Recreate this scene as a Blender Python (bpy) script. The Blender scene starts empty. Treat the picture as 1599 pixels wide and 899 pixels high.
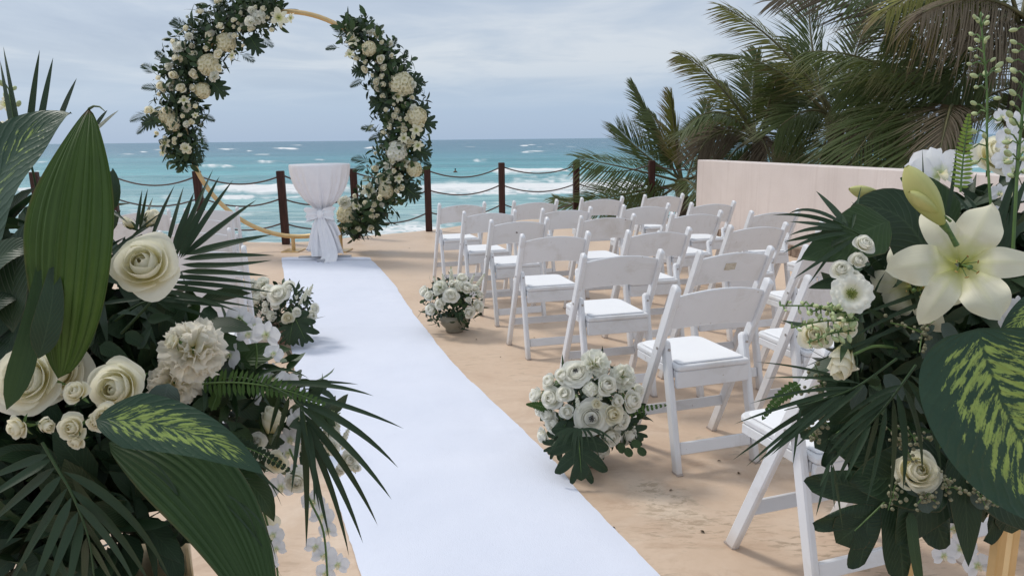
import bpy, math, random
import numpy as np
from mathutils import Matrix, Vector, Euler

R = math.radians
SC = bpy.context.scene
COL = SC.collection
random.seed(7)
RNG = np.random.default_rng(11)

# ------------------------------------------------------------------ camera
FPX, CX, CY = 1155.0, 799.5, 449.5            # lens of the photograph, in its own pixels
PITCH, ROLL, CAM_H = R(11.38), R(0.61), 1.35
cam_d = bpy.data.cameras.new('camera')
cam = bpy.data.objects.new('camera', cam_d)
COL.objects.link(cam)
cam_d.sensor_width = 36.0
cam_d.lens = 36.0 * FPX / 1599.0
cam_d.clip_start, cam_d.clip_end = 0.05, 60000
CM = Euler((math.pi / 2 - PITCH, 0, 0)).to_matrix() @ Matrix.Rotation(-ROLL, 3, 'Z')
cam.matrix_world = Matrix.Translation((0, 0, CAM_H)) @ CM.to_4x4()
SC.camera = cam
CAMP = np.array((0, 0, CAM_H))
B3 = np.array(CM)
RIGHT, UP, BACK = B3[:, 0], B3[:, 1], B3[:, 2]


def W(px, py, t):
    """world point seen at a pixel of the photograph, at depth t metres"""
    return CAMP + t * ((px - CX) / FPX * RIGHT - (py - CY) / FPX * UP - BACK)


def Gz(px, py, z=0.0):
    """world point at a pixel on the level z"""
    d = (px - CX) / FPX * RIGHT - (py - CY) / FPX * UP - BACK
    return CAMP + d * ((z - CAM_H) / d[2])


def D(r, u, b):
    """a direction given as right, up, towards the viewer"""
    v = r * RIGHT + u * UP + b * BACK
    return v / np.linalg.norm(v)


def pix(P):
    q = (P - CAMP) @ B3
    t = -q[..., 2]
    return CX + FPX * q[..., 0] / t, CY - FPX * q[..., 1] / t, t


# ------------------------------------------------------------------ light
SUN_EL, SUN_AZ = R(50), R(-58)                 # azimuth from +Y, positive to the right
SKY_STRENGTH = 0.1
world = bpy.data.worlds.new('World')
SC.world = world
world.use_nodes = True
wt = world.node_tree
wt.nodes.clear()


def N(t, kind, **kw):
    n = t.nodes.new(kind)
    for k, v in kw.items():
        if k in n.inputs and not hasattr(n, k):
            n.inputs[k].default_value = v
        else:
            setattr(n, k, v)
    return n


def mth(t, op, a, b=None, clamp=False):
    n = t.nodes.new('ShaderNodeMath')
    n.operation = op
    n.use_clamp = clamp
    for i, v in enumerate((a, b)):
        if v is None:
            continue
        if isinstance(v, (int, float)):
            n.inputs[i].default_value = v
        else:
            t.links.new(v, n.inputs[i])
    return n.outputs[0]


def ramp(t, fac, stops, interp='LINEAR'):
    n = t.nodes.new('ShaderNodeValToRGB')
    n.color_ramp.interpolation = interp
    el = n.color_ramp.elements
    while len(el) < len(stops):
        el.new(0.5)
    for e, (p, c) in zip(el, stops):
        e.position = p
        e.color = tuple(c) + (1,) if len(c) == 3 else c
    t.links.new(fac, n.inputs[0])
    return n.outputs[0]


def mixc(t, fac, a, b, mode='MIX'):
    n = t.nodes.new('ShaderNodeMix')
    n.data_type = 'RGBA'
    n.blend_type = mode
    for i, v in ((0, fac), (6, a), (7, b)):
        if isinstance(v, (int, float)):
            n.inputs[i].default_value = v
        elif isinstance(v, tuple):
            n.inputs[i].default_value = v + (1,) if len(v) == 3 else v
        else:
            t.links.new(v, n.inputs[i])
    return n.outputs[2]


def noise(t, vec, scale, detail=4, rough=0.55, dist=0.0):
    n = N(t, 'ShaderNodeTexNoise')
    n.inputs['Scale'].default_value = scale
    n.inputs['Detail'].default_value = detail
    n.inputs['Roughness'].default_value = rough
    n.inputs['Distortion'].default_value = dist
    if vec is not None:
        t.links.new(vec, n.inputs['Vector'])
    return n.outputs['Fac']


def mapping(t, vec, scale=(1, 1, 1), loc=(0, 0, 0), rot=(0, 0, 0)):
    n = N(t, 'ShaderNodeMapping')
    n.inputs['Scale'].default_value = scale
    n.inputs['Location'].default_value = loc
    n.inputs['Rotation'].default_value = rot
    t.links.new(vec, n.inputs['Vector'])
    return n.outputs[0]


def build_sky(t):
    sky = N(t, 'ShaderNodeTexSky', sky_type='NISHITA', sun_disc=False, sun_elevation=SUN_EL,
            sun_rotation=SUN_AZ, altitude=0.0, air_density=1.0, dust_density=1.5, ozone_density=2.0)
    geo = N(t, 'ShaderNodeTexCoord')
    sep = N(t, 'ShaderNodeSeparateXYZ')
    t.links.new(geo.outputs['Generated'], sep.inputs[0])
    z = mth(t, 'MAXIMUM', sep.outputs[2], 0.0)
    den = mth(t, 'ADD', z, 0.055)
    comb = N(t, 'ShaderNodeCombineXYZ')
    t.links.new(mth(t, 'DIVIDE', sep.outputs[0], den), comb.inputs[0])
    t.links.new(mth(t, 'DIVIDE', sep.outputs[1], den), comb.inputs[1])
    k = 1.0 / SKY_STRENGTH
    v1 = mapping(t, comb.outputs[0], (0.75, 0.60, 1), (3.1, 1.7, 0))
    n1 = noise(t, v1, 1.0, 8, 0.58, 0.7)
    v2 = mapping(t, comb.outputs[0], (0.25, 0.35, 1), (7.3, 4.2, 0), (0, 0, 0.12))
    n2 = noise(t, v2, 1.0, 5, 0.5, 0.2)
    dens = mth(t, 'ADD', mth(t, 'MULTIPLY', n1, 0.6), mth(t, 'MULTIPLY', n2, 0.5))
    veil = ramp(t, z, [(0.0, (.395 * k, .515 * k, .69 * k)), (0.06, (.42 * k, .54 * k, .71 * k)),
                       (0.14, (.50 * k, .585 * k, .715 * k)), (0.4, (.60 * k, .65 * k, .72 * k)), (1.0, (.84 * k, .87 * k, .91 * k))])
    clouds = ramp(t, dens, [(0.38, (.41 * k, .485 * k, .605 * k)), (0.51, (.50 * k, .575 * k, .68 * k)), (0.64, (.67 * k, .715 * k, .77 * k))])
    high = ramp(t, z, [(0.035, (0, 0, 0)), (0.10, (1, 1, 1))])
    low = ramp(t, z, [(0.2, (1, 1, 1)), (0.55, (.35, .35, .35))])
    amt = mth(t, 'MULTIPLY', mth(t, 'MULTIPLY', high, low), 0.9)
    c = mixc(t, amt, veil, clouds)
    c = mixc(t, 0.86, sky.outputs[0], c)
    bg = N(t, 'ShaderNodeBackground')
    bg.inputs['Strength'].default_value = SKY_STRENGTH
    t.links.new(c, bg.inputs['Color'])
    out = N(t, 'ShaderNodeOutputWorld')
    t.links.new(bg.outputs[0], out.inputs[0])


build_sky(wt)
sun_d = bpy.data.lights.new('sun', 'SUN')
sun_d.energy, sun_d.angle, sun_d.color = 1.85, R(11), (1.0, 0.95, 0.875)
sun = bpy.data.objects.new('sun', sun_d)
COL.objects.link(sun)
sd = Vector((math.sin(SUN_AZ) * math.cos(SUN_EL), math.cos(SUN_AZ) * math.cos(SUN_EL), math.sin(SUN_EL)))
sun.rotation_euler = sd.to_track_quat('Z', 'Y').to_euler()
SC.view_settings.view_transform = 'Standard'
SC.view_settings.look = 'None'
SC.view_settings.exposure = 0.10
SC.view_settings.gamma = 1.0
SC.render.engine = 'CYCLES'
SC.cycles.max_bounces = 8
SC.cycles.diffuse_bounces = 4
SC.cycles.transmission_bounces = 6
SC.cycles.use_denoising = True

# ------------------------------------------------------------------ geometry helpers


def nrm(v):
    v = np.asarray(v, float)
    return v / max(1e-9, np.linalg.norm(v))


class Geo:
    def __init__(s):
        s.V, s.L, s.C, s.U, s.M, s.n = [], [], [], [], [], 0

    def add(s, V, F, U=None, m=0):
        V = np.asarray(V, float).reshape(-1, 3)
        F = np.asarray(F) if not isinstance(F, list) else F
        if isinstance(F, list):
            s.L.append(np.array([i for f in F for i in f], int) + s.n)
            s.C.append(np.array([len(f) for f in F], int))
            k = len(F)
        else:
            s.L.append(F.ravel() + s.n)
            s.C.append(np.full(len(F), F.shape[1], int))
            k = len(F)
        s.M.append(np.full(k, m, int))
        s.U.append(np.zeros((len(V), 2)) if U is None else np.asarray(U, float).reshape(-1, 2))
        s.V.append(V)
        s.n += len(V)
        return s

    def merge(s, g, M=None, m=None):
        V = np.concatenate(g.V)
        if M is not None:
            M = np.array(M)
            V = V @ M[:3, :3].T + M[:3, 3]
        s.V.append(V)
        s.L.append(np.concatenate(g.L) + s.n)
        s.C.append(np.concatenate(g.C))
        s.U.append(np.concatenate(g.U))
        mm = np.concatenate(g.M)
        s.M.append(mm if m is None else np.full(len(mm), m, int))
        s.n += len(V)
        return s

    def mesh(s, name, mats, smooth=True):
        V = np.concatenate(s.V)
        L = np.concatenate(s.L).astype(np.int32)
        C = np.concatenate(s.C).astype(np.int32)
        U = np.concatenate(s.U)
        me = bpy.data.meshes.new(name)
        me.vertices.add(len(V))
        me.vertices.foreach_set('co', V.astype(np.float32).ravel())
        me.loops.add(len(L))
        me.loops.foreach_set('vertex_index', L)
        me.polygons.add(len(C))
        st = np.zeros(len(C), np.int32)
        st[1:] = np.cumsum(C)[:-1]
        me.polygons.foreach_set('loop_start', st)
        me.polygons.foreach_set('loop_total', C)
        me.polygons.foreach_set('material_index', np.concatenate(s.M).astype(np.int32))
        me.polygons.foreach_set('use_smooth', np.full(len(C), bool(smooth)))
        uv = me.uv_layers.new(name='UVMap')
        uv.data.foreach_set('uv', U[L].astype(np.float32).ravel())
        for m in (mats if isinstance(mats, (list, tuple)) else [mats]):
            me.materials.append(m)
        me.update(calc_edges=True)
        me.validate()
        return me


def link(name, me, parent=None, M=None, label=None):
    o = bpy.data.objects.new(name, me)
    COL.objects.link(o)
    if parent is not None:
        o.parent = parent
    if M is not None:
        o.matrix_local = M if isinstance(M, Matrix) else Matrix([list(r) for r in M])
    if label:
        o['label'] = label
    return o


def part(name, g, mats, parent, smooth=True, label=None):
    """one mesh object from geometry given in world space, under its (unrotated) parent"""
    if parent is not None:
        off = np.array(parent_loc(parent))
        g.V = [v - off for v in g.V]
    return link(name, g.mesh(name, mats, smooth), parent, None, label)


def parent_loc(o):
    p = np.zeros(3)
    while o is not None:
        p += np.array(o.location)
        o = o.parent
    return p


def thing(name, label, cat, loc=(0, 0, 0), group=None, rotz=0.0):
    o = bpy.data.objects.new(name, None)
    COL.objects.link(o)
    o.location = tuple(float(x) for x in loc)
    o.rotation_euler = (0, 0, rotz)
    o.empty_display_size = 0.1
    return tag(o, label, cat, group)


def tag(o, label, cat, group=None):
    o['label'] = label
    o['category'] = cat
    if group:
        o['group'] = group
    return o


_GF = {}


def gfaces(nu, nv, wrap=False):
    k = (nu, nv, wrap)
    if k not in _GF:
        m = nv if wrap else nv - 1
        i, j = np.meshgrid(np.arange(nu - 1), np.arange(m), indexing='ij')
        j2 = (j + 1) % nv
        _GF[k] = np.stack([i * nv + j, i * nv + j2, (i + 1) * nv + j2, (i + 1) * nv + j], -1).reshape(-1, 4)
    return _GF[k]


def tube(g, pts, rad, n=8, m=0, caps=True, up=(0, 0, 1)):
    P = np.asarray(pts, float)
    rad = np.full(len(P), rad) if np.isscalar(rad) else np.asarray(rad, float)
    T = np.gradient(P, axis=0)
    T /= np.maximum(1e-9, np.linalg.norm(T, axis=1))[:, None]
    a = np.asarray(up, float)
    if abs(T[0] @ a) > 0.9:
        a = np.array((1.0, 0.1, 0))
    S = []
    for t in T:
        a = nrm(a - t * (a @ t))
        S.append(a)
    S = np.array(S)
    Q = np.cross(T, S)
    th = np.arange(n) * 2 * math.pi / n
    V = P[:, None] + rad[:, None, None] * (np.cos(th)[None, :, None] * S[:, None] + np.sin(th)[None, :, None] * Q[:, None])
    U = np.stack(np.broadcast_arrays(np.linspace(0, 1, len(P))[:, None], (np.arange(n) / n)[None]), -1)
    g.add(V, gfaces(len(P), n, True), U, m)
    if caps:
        g.add(V[0], [tuple(range(n))[::-1]], None, m)
        g.add(V[-1], [tuple(range(n))], None, m)
    return g


def beam(g, p0, p1, w, d, up=(0, 0, 1), ch=0.004, m=0, round_end=(0, 0)):
    """chamfered rectangular bar: w across (along cross(dir,up)), d along up; round_end rounds an end over that length"""
    p0, p1 = np.asarray(p0, float), np.asarray(p1, float)
    L = np.linalg.norm(p1 - p0)
    t = (p1 - p0) / L
    a = nrm(np.asarray(up, float) - t * (np.asarray(up, float) @ t))
    s = np.cross(t, a)
    hw, hd = w / 2, d / 2
    q = np.array([(-hw + ch, -hd), (hw - ch, -hd), (hw, -hd + ch), (hw, hd - ch), (hw - ch, hd), (-hw + ch, hd), (-hw, hd - ch), (-hw, -hd + ch)])
    st = []
    for e, r in ((0, round_end[0]), (1, round_end[1])):
        ring = []
        if r > 0:
            for k in range(5):
                x = k / 4
                ring.append((r * (1 - math.sin(x * math.pi / 2)), max(0.22, math.cos(x * math.pi / 2))))
        else:
            ring = [(0, 1 - ch / hw if ch else 1), (ch, 1)]
        st.append(ring)
    rows = [(o, f) for o, f in (sorted(st[0]))]
    rows = [(o, f) for o, f in rows] + [(L - o, f) for o, f in sorted(st[1], reverse=True)]
    V = np.array([[p0 + t * o + s * (x * (f if (round_end[0] or round_end[1]) else 1 - (1 - f) * 1)) + a * (y * f) for x, y in q] for o, f in rows])
    n = 8
    g.add(V, gfaces(len(rows), n, True), None, m)
    g.add(V[0], [tuple(range(n))[::-1]], None, m)
    g.add(V[-1], [tuple(range(n))], None, m)
    return g


def box(g, c, s, ch=0.003, m=0, rz=0.0):
    c = np.asarray(c, float)
    dx = np.array((math.cos(rz), math.sin(rz), 0)) * s[0] / 2
    return beam(g, c - dx, c + dx, s[1], s[2], (0, 0, 1), min(ch, s[1] / 3, s[2] / 3), m)


def lathe(g, prof, n=24, c=(0, 0, 0), m=0, cap=True):
    th = np.arange(n) * 2 * math.pi / n
    p = np.asarray(prof, float)
    V = np.stack([p[:, 0, None] * np.cos(th), p[:, 0, None] * np.sin(th), np.broadcast_to(p[:, 1, None], (len(p), n))], -1) + np.asarray(c, float)
    U = np.stack(np.broadcast_arrays(np.linspace(0, 1, len(p))[:, None], (np.arange(n) / n)[None]), -1)
    g.add(V, gfaces(len(p), n, True), U, m)
    if cap:
        g.add(V[0], [tuple(range(n))[::-1]], None, m)
        g.add(V[-1], [tuple(range(n))], None, m)
    return g


PROF = {
    'lance': lambda t: np.minimum(1, (t / 0.22)) ** 0.6 * (1 - t ** 2.2) ** 0.9,
    'broad': lambda t: (np.sin(math.pi * np.clip(t, 0, 1) ** 0.82) ** 0.75),
    'egg': lambda t: (np.clip(t, 0, 1) ** 0.42) * (np.clip(1 - t, 0, 1) ** 0.62) * 1.85,
    'round': lambda t: np.sqrt(np.clip(1 - (2 * t - 1) ** 2, 0, 1)),
    'petal': lambda t: 0.16 + 0.84 * np.sin(math.pi * np.clip(t, 0, 1) ** 1.25 * 0.995) ** 0.7 - 0.16 * t ** 3,
    'tepal': lambda t: .10 * (1 - t) + 1.62 * np.clip(t, 0, 1) ** 0.72 * np.clip(1 - t, 0, 1) ** 0.58,
    'strap': lambda t: np.minimum(1, t / 0.06 + .4) * (1 - t ** 6) ** 0.8,
}


def leaf(g, base, ctrl, tip, width, N0, prof='lance', nu=9, nv=3, fold=0.15, pleat=0.0, npl=9, wave=0.0, roll=0.0, m=0, cup=0.0):
    b, c, e = (np.asarray(x, float) for x in (base, ctrl, tip))
    t = np.linspace(0, 1, nu)
    P = ((1 - t) ** 2)[:, None] * b + (2 * t * (1 - t))[:, None] * c + (t ** 2)[:, None] * e
    T = (2 * (1 - t))[:, None] * (c - b) + (2 * t)[:, None] * (e - c)
    T /= np.maximum(1e-9, np.linalg.norm(T, axis=1))[:, None]
    S = np.cross(T, np.asarray(N0, float))
    S /= np.maximum(1e-9, np.linalg.norm(S, axis=1))[:, None]
    Q = np.cross(S, T)
    if roll:
        ca, sa = np.cos(roll * t)[:, None], np.sin(roll * t)[:, None]
        S, Q = S * ca + Q * sa, Q * ca - S * sa
    x = np.linspace(-1, 1, nv)
    w = PROF[prof](t) * width / 2
    h = fold * np.abs(x)[None] * w[:, None] - cup * (1 - x[None] ** 2) * w[:, None]
    if pleat:
        h = h + pleat * np.cos(x * math.pi * npl)[None] * w[:, None]
    if wave:
        ph = random.random() * 6
        h = h + wave * width * (np.abs(x) ** 1.5)[None] * np.sin(t[:, None] * 12 + ph + 2.0 * (x > 0)[None])
    V = P[:, None] + S[:, None] * (x[None, :, None] * w[:, None, None]) + Q[:, None] * h[..., None]
    U = np.stack(np.broadcast_arrays(t[:, None], (x[None] + 1) / 2), -1)
    g.add(V, gfaces(nu, nv), U, m)
    return g


def orient(pos, z, scale=1.0, roll=0.0, up=(0, 0, 1)):
    z = nrm(z)
    u = np.asarray(up, float)
    if abs(z @ u) > 0.95:
        u = np.array((0, 1.0, 0.2))
    x = nrm(np.cross(u, z))
    y = np.cross(z, x)
    c, s = math.cos(roll), math.sin(roll)
    x, y = x * c + y * s, y * c - x * s
    sc = (scale,) * 3 if np.isscalar(scale) else scale
    M = np.eye(4)
    M[:3, 0], M[:3, 1], M[:3, 2], M[:3, 3] = x * sc[0], y * sc[1], z * sc[2], pos
    return M


def place(name, me, parent, pos, z, scale, roll=0.0, label=None):
    return link(name, me, parent, orient(np.asarray(pos) - parent_loc(parent), z, scale, roll), label)


def vnoise(x, y, seed=0):
    """smooth 2-D value noise for arrays"""
    xi, yi = np.floor(x).astype(np.int64), np.floor(y).astype(np.int64)
    fx, fy = x - xi, y - yi
    fx, fy = fx * fx * (3 - 2 * fx), fy * fy * (3 - 2 * fy)

    def h(a, b):
        n = (a * 374761393 + b * 668265263 + seed * 974711) & 0x7fffffff
        n = ((n ^ (n >> 13)) * 1274126177) & 0x7fffffff
        return ((n ^ (n >> 16)) & 0xffff) / 65535.0
    return (h(xi, yi) * (1 - fx) + h(xi + 1, yi) * fx) * (1 - fy) + (h(xi, yi + 1) * (1 - fx) + h(xi + 1, yi + 1) * fx) * fy


# ------------------------------------------------------------------ materials


def material(name, fn):
    m = bpy.data.materials.new(name)
    m.use_nodes = True
    t = m.node_tree
    t.nodes.clear()
    out = N(t, 'ShaderNodeOutputMaterial')
    sh = fn(t)
    t.links.new(sh, out.inputs[0])
    return m


def pbsdf(t, color, rough=0.5, spec=0.5, metal=0.0, normal=None, sheen=0.0):
    b = N(t, 'ShaderNodeBsdfPrincipled')
    for k, v in (('Base Color', color), ('Roughness', rough), ('Specular IOR Level', spec)):
        if isinstance(v, (int, float)):
            b.inputs[k].default_value = v
        elif isinstance(v, tuple):
            b.inputs[k].default_value = v + (1,)
        else:
            t.links.new(v, b.inputs[k])
    b.inputs['Metallic'].default_value = metal
    if sheen:
        b.inputs['Sheen Weight'].default_value = sheen
    if normal is not None:
        t.links.new(normal, b.inputs['Normal'])
    return b.outputs[0]


def bump(t, h, strength=0.3, dist=0.01):
    n = N(t, 'ShaderNodeBump')
    n.inputs['Strength'].default_value = strength
    n.inputs['Distance'].default_value = dist
    t.links.new(h, n.inputs['Height'])
    return n.outputs[0]


def objc(t, kind='Object'):
    return N(t, 'ShaderNodeTexCoord').outputs[kind]


def thin(t, sh, color, amt):
    tr = N(t, 'ShaderNodeBsdfTranslucent')
    if isinstance(color, tuple):
        tr.inputs[0].default_value = color + (1,)
    else:
        t.links.new(color, tr.inputs[0])
    mx = N(t, 'ShaderNodeMixShader')
    mx.inputs[0].default_value = amt
    t.links.new(sh, mx.inputs[1])
    t.links.new(tr.outputs[0], mx.inputs[2])
    return mx.outputs[0]


def uvsep(t):
    s = N(t, 'ShaderNodeSeparateXYZ')
    t.links.new(N(t, 'ShaderNodeUVMap', uv_map='UVMap').outputs[0], s.inputs[0])
    return s.outputs[0], s.outputs[1]


def randv(t):
    return N(t, 'ShaderNodeObjectInfo').outputs['Random']


def plain(name, c1, c2, rough=0.5, spec=0.4, scale=8, bmp=0.0, bscale=60, metal=0.0, coords='Object', detail=4, sheen=0.0, bdist=0.004):
    def f(t):
        v = objc(t, coords)
        n = noise(t, v, scale, detail)
        c = ramp(t, n, [(0.32, c1), (0.68, c2)])
        nm = bump(t, noise(t, v, bscale, 3), bmp, bdist) if bmp else None
        return pbsdf(t, c, rough, spec, metal, nm, sheen)
    return material(name, f)


def leaf_mat(name, dark, light, rough=0.42, spec=0.4, tr=0.12, veins='pinnate', vein_c=None, back=None, tip=None):
    def f(t):
        u, v = uvsep(t)
        x = mth(t, 'ABSOLUTE', mth(t, 'SUBTRACT', v, 0.5))
        n = noise(t, objc(t), 14, 4)
        rv = randv(t)
        c = mixc(t, mth(t, 'ADD', mth(t, 'MULTIPLY', n, 0.6), mth(t, 'MULTIPLY', rv, 0.4)), dark, light)
        if veins == 'parallel':
            w = mth(t, 'SINE', mth(t, 'MULTIPLY', v, 150.0))
            hgt = mth(t, 'MULTIPLY', w, 0.5)
            nn = noise(t, mapping(t, N(t, 'ShaderNodeUVMap', uv_map='UVMap').outputs[0], (1.5, 34, 1)), 1.0, 3)
            c = mixc(t, mth(t, 'MULTIPLY', ramp(t, nn, [(0.35, (0, 0, 0)), (0.75, (1, 1, 1))]), 0.55), c, vein_c or light)
        else:
            w = mth(t, 'SINE', mth(t, 'MULTIPLY', mth(t, 'SUBTRACT', u, mth(t, 'MULTIPLY', x, 0.55)), 85.0))
            hgt = mth(t, 'POWER', mth(t, 'ADD', mth(t, 'MULTIPLY', w, 0.5), 0.5), 6.0)
            mid = ramp(t, x, [(0.0, (1, 1, 1)), (0.035, (0, 0, 0))])
            c = mixc(t, mth(t, 'MULTIPLY', mid, 0.6), c, vein_c or light)
            c = mixc(t, mth(t, 'MULTIPLY', hgt, 0.28), c, vein_c or light)
        blot = noise(t, objc(t), 42, 5, 0.65)
        c = mixc(t, ramp(t, blot, [(0.46, (0, 0, 0)), (0.74, (.55, .55, .55))]), c, light)
        edg = mth(t, 'ADD', x, mth(t, 'MULTIPLY', mth(t, 'SUBTRACT', blot, 0.5), 0.10))
        c = mixc(t, ramp(t, edg, [(0.478, (0, 0, 0)), (0.50, (.5, .5, .5))]), c, (.12, .09, .04))
        rgh = mth(t, 'ADD', mth(t, 'MULTIPLY', noise(t, objc(t), 22, 3), 0.35), rough - 0.12)
        if tip:
            c = mixc(t, ramp(t, mth(t, 'ADD', u, mth(t, 'MULTIPLY', mth(t, 'SUBTRACT', n, 0.5), 0.12)), [(tip[1], (0, 0, 0)), (min(1.0, tip[1] + tip[2]), (1, 1, 1))]), c, tip[0])
        sh = pbsdf(t, c, rgh, spec, 0.0, bump(t, hgt, 0.25, 0.002))
        return thin(t, sh, mixc(t, 0.5, c, light), tr)
    return material(name, f)


def variegated(name, bias=0.0):
    def f(t):
        u, v = uvsep(t)
        sx = mth(t, 'SUBTRACT', v, 0.5)
        x = mth(t, 'ABSOLUTE', sx)
        uvn = N(t, 'ShaderNodeUVMap', uv_map='UVMap').outputs[0]
        wob = noise(t, mapping(t, uvn, (6, 7, 1)), 1.0, 3)
        a = mth(t, 'SUBTRACT', u, mth(t, 'MULTIPLY', x, 0.62))
        ph = mth(t, 'ADD', mth(t, 'MULTIPLY', a, 88.0), mth(t, 'MULTIPLY', wob, 7.0))
        w = mth(t, 'SINE', ph)
        skew = N(t, 'ShaderNodeCombineXYZ')
        t.links.new(mth(t, 'MULTIPLY', a, 30.0), skew.inputs[0])
        t.links.new(mth(t, 'MULTIPLY', sx, 9.0), skew.inputs[1])
        nn = noise(t, skew.outputs[0], 1.0, 2, 0.5, 0.3)
        jag = noise(t, mapping(t, skew.outputs[0], (3.4, 6.5, 1)), 1.0, 4, 0.65)
        n3 = noise(t, mapping(t, uvn, (6, 4, 1), (3, 1, 0)), 1.0, 2)
        val = mth(t, 'ADD', mth(t, 'ADD', mth(t, 'MULTIPLY', w, 0.17), 0.22), mth(t, 'MULTIPLY', mth(t, 'SUBTRACT', nn, 0.5), 3.0))
        val = mth(t, 'ADD', val, mth(t, 'MULTIPLY', mth(t, 'SUBTRACT', jag, 0.5), 1.5))
        val = mth(t, 'ADD', val, mth(t, 'MULTIPLY', mth(t, 'SUBTRACT', n3, 0.5), 0.9))
        edge = ramp(t, x, [(0.0, (0.5, .5, .5)), (0.02, (1, 1, 1)), (0.24, (.92, .92, .92)), (0.40, (0, 0, 0))])
        val = mth(t, 'ADD', val, mth(t, 'MULTIPLY', mth(t, 'SUBTRACT', edge, 1.0), 1.1))
        ends = ramp(t, u, [(0.03, (0, 0, 0)), (0.12, (1, 1, 1)), (0.80, (1, 1, 1)), (0.93, (0, 0, 0))])
        val = mth(t, 'ADD', val, mth(t, 'MULTIPLY', mth(t, 'SUBTRACT', ends, 1.0), 1.1))
        val = mth(t, 'ADD', val, bias)
        mask = ramp(t, val, [(0.02, (0, 0, 0)), (0.12, (.38, .38, .38)), (0.34, (.85, .85, .85)), (0.8, (1, 1, 1))])
        dark = mixc(t, noise(t, objc(t), 9, 3), (.016, .046, .026), (.034, .078, .040))
        pale = mixc(t, noise(t, objc(t), 60, 2), (.24, .35, .07), (.40, .50, .13))
        c = mixc(t, mask, dark, pale)
        mid = ramp(t, x, [(0.0, (1, 1, 1)), (0.018, (0, 0, 0))])
        c = mixc(t, mth(t, 'MULTIPLY', mid, 0.7), c, (.035, .075, .03))
        hv = mth(t, 'POWER', mth(t, 'ADD', mth(t, 'MULTIPLY', w, 0.5), 0.5), 4.0)
        rgh = mth(t, 'ADD', mth(t, 'MULTIPLY', noise(t, objc(t), 20, 4), 0.35), 0.28)
        c = mixc(t, ramp(t, noise(t, objc(t), 50, 5, 0.65), [(0.45, (0, 0, 0)), (0.75, (.3, .3, .3))]), c, (.05, .09, .04))
        sh = pbsdf(t, c, rgh, 0.33, 0.0, bump(t, mth(t, 'ADD', hv, noise(t, objc(t), 90, 3)), 0.3, 0.003))
        return thin(t, sh, c, 0.10)
    return material(name, f)


def petal_mat(name, rim, heart, hstop=0.45, tr=0.22, rough=0.55, streak=0.0):
    def f(t):
        u, v = uvsep(t)
        n = noise(t, objc(t), 7, 3)
        fac = mth(t, 'ADD', u, mth(t, 'MULTIPLY', mth(t, 'SUBTRACT', n, 0.5), 0.3))
        c = mixc(t, ramp(t, fac, [(0.05, (0, 0, 0)), (hstop, (1, 1, 1))]), heart, rim)
        uvn = N(t, 'ShaderNodeUVMap', uv_map='UVMap').outputs[0]
        st = noise(t, mapping(t, uvn, (2.0, 26, 1)), 1.0, 3)
        if streak:
            x = mth(t, 'ABSOLUTE', mth(t, 'SUBTRACT', v, 0.5))
            mid = ramp(t, x, [(0.0, (1, 1, 1)), (0.13, (0, 0, 0))])
            lim = ramp(t, u, [(0.2, (1, 1, 1)), (0.95, (0, 0, 0))])
            c = mixc(t, mth(t, 'MULTIPLY', mth(t, 'MULTIPLY', mid, lim), streak), c, heart)
        sh = pbsdf(t, c, rough, 0.25, 0.0, bump(t, st, 0.18, 0.004))
        return thin(t, sh, c, tr)
    return material(name, f)


M = {}
M['chair'] = plain('white_chair_paint', (.70, .71, .735), (.765, .775, .80), 0.42, 0.4, 3.0, 0.04, 90)
def chair_m(t):
    v = objc(t)
    n = noise(t, v, 3.0, 4)
    c = ramp(t, n, [(0.32, (.69, .70, .725)), (0.68, (.76, .77, .795))])
    oi = N(t, 'ShaderNodeObjectInfo')
    w = N(t, 'ShaderNodeVectorMath', operation='ADD')
    t.links.new(v, w.inputs[0])
    t.links.new(oi.outputs['Location'], w.inputs[1])
    sm = noise(t, w.outputs[0], 5.5, 6, 0.68, 0.6)
    c = mixc(t, ramp(t, sm, [(0.52, (0, 0, 0)), (0.76, (.6, .6, .6))]), c, (.52, .49, .45))
    sp = noise(t, w.outputs[0], 46, 3, 0.5)
    c = mixc(t, ramp(t, sp, [(0.71, (0, 0, 0)), (0.76, (.55, .55, .55))]), c, (.34, .28, .22))
    s3 = N(t, 'ShaderNodeSeparateXYZ')
    t.links.new(v, s3.inputs[0])
    c = mixc(t, ramp(t, mth(t, 'ADD', s3.outputs[2], mth(t, 'MULTIPLY', sm, 0.05)), [(0.03, (.5, .5, .5)), (0.11, (0, 0, 0))]), c, (.50, .41, .33))
    return pbsdf(t, c, mth(t, 'ADD', mth(t, 'MULTIPLY', sm, 0.4), 0.25), 0.4, 0.0, bump(t, noise(t, v, 90, 3), 0.05, 0.004))


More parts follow.
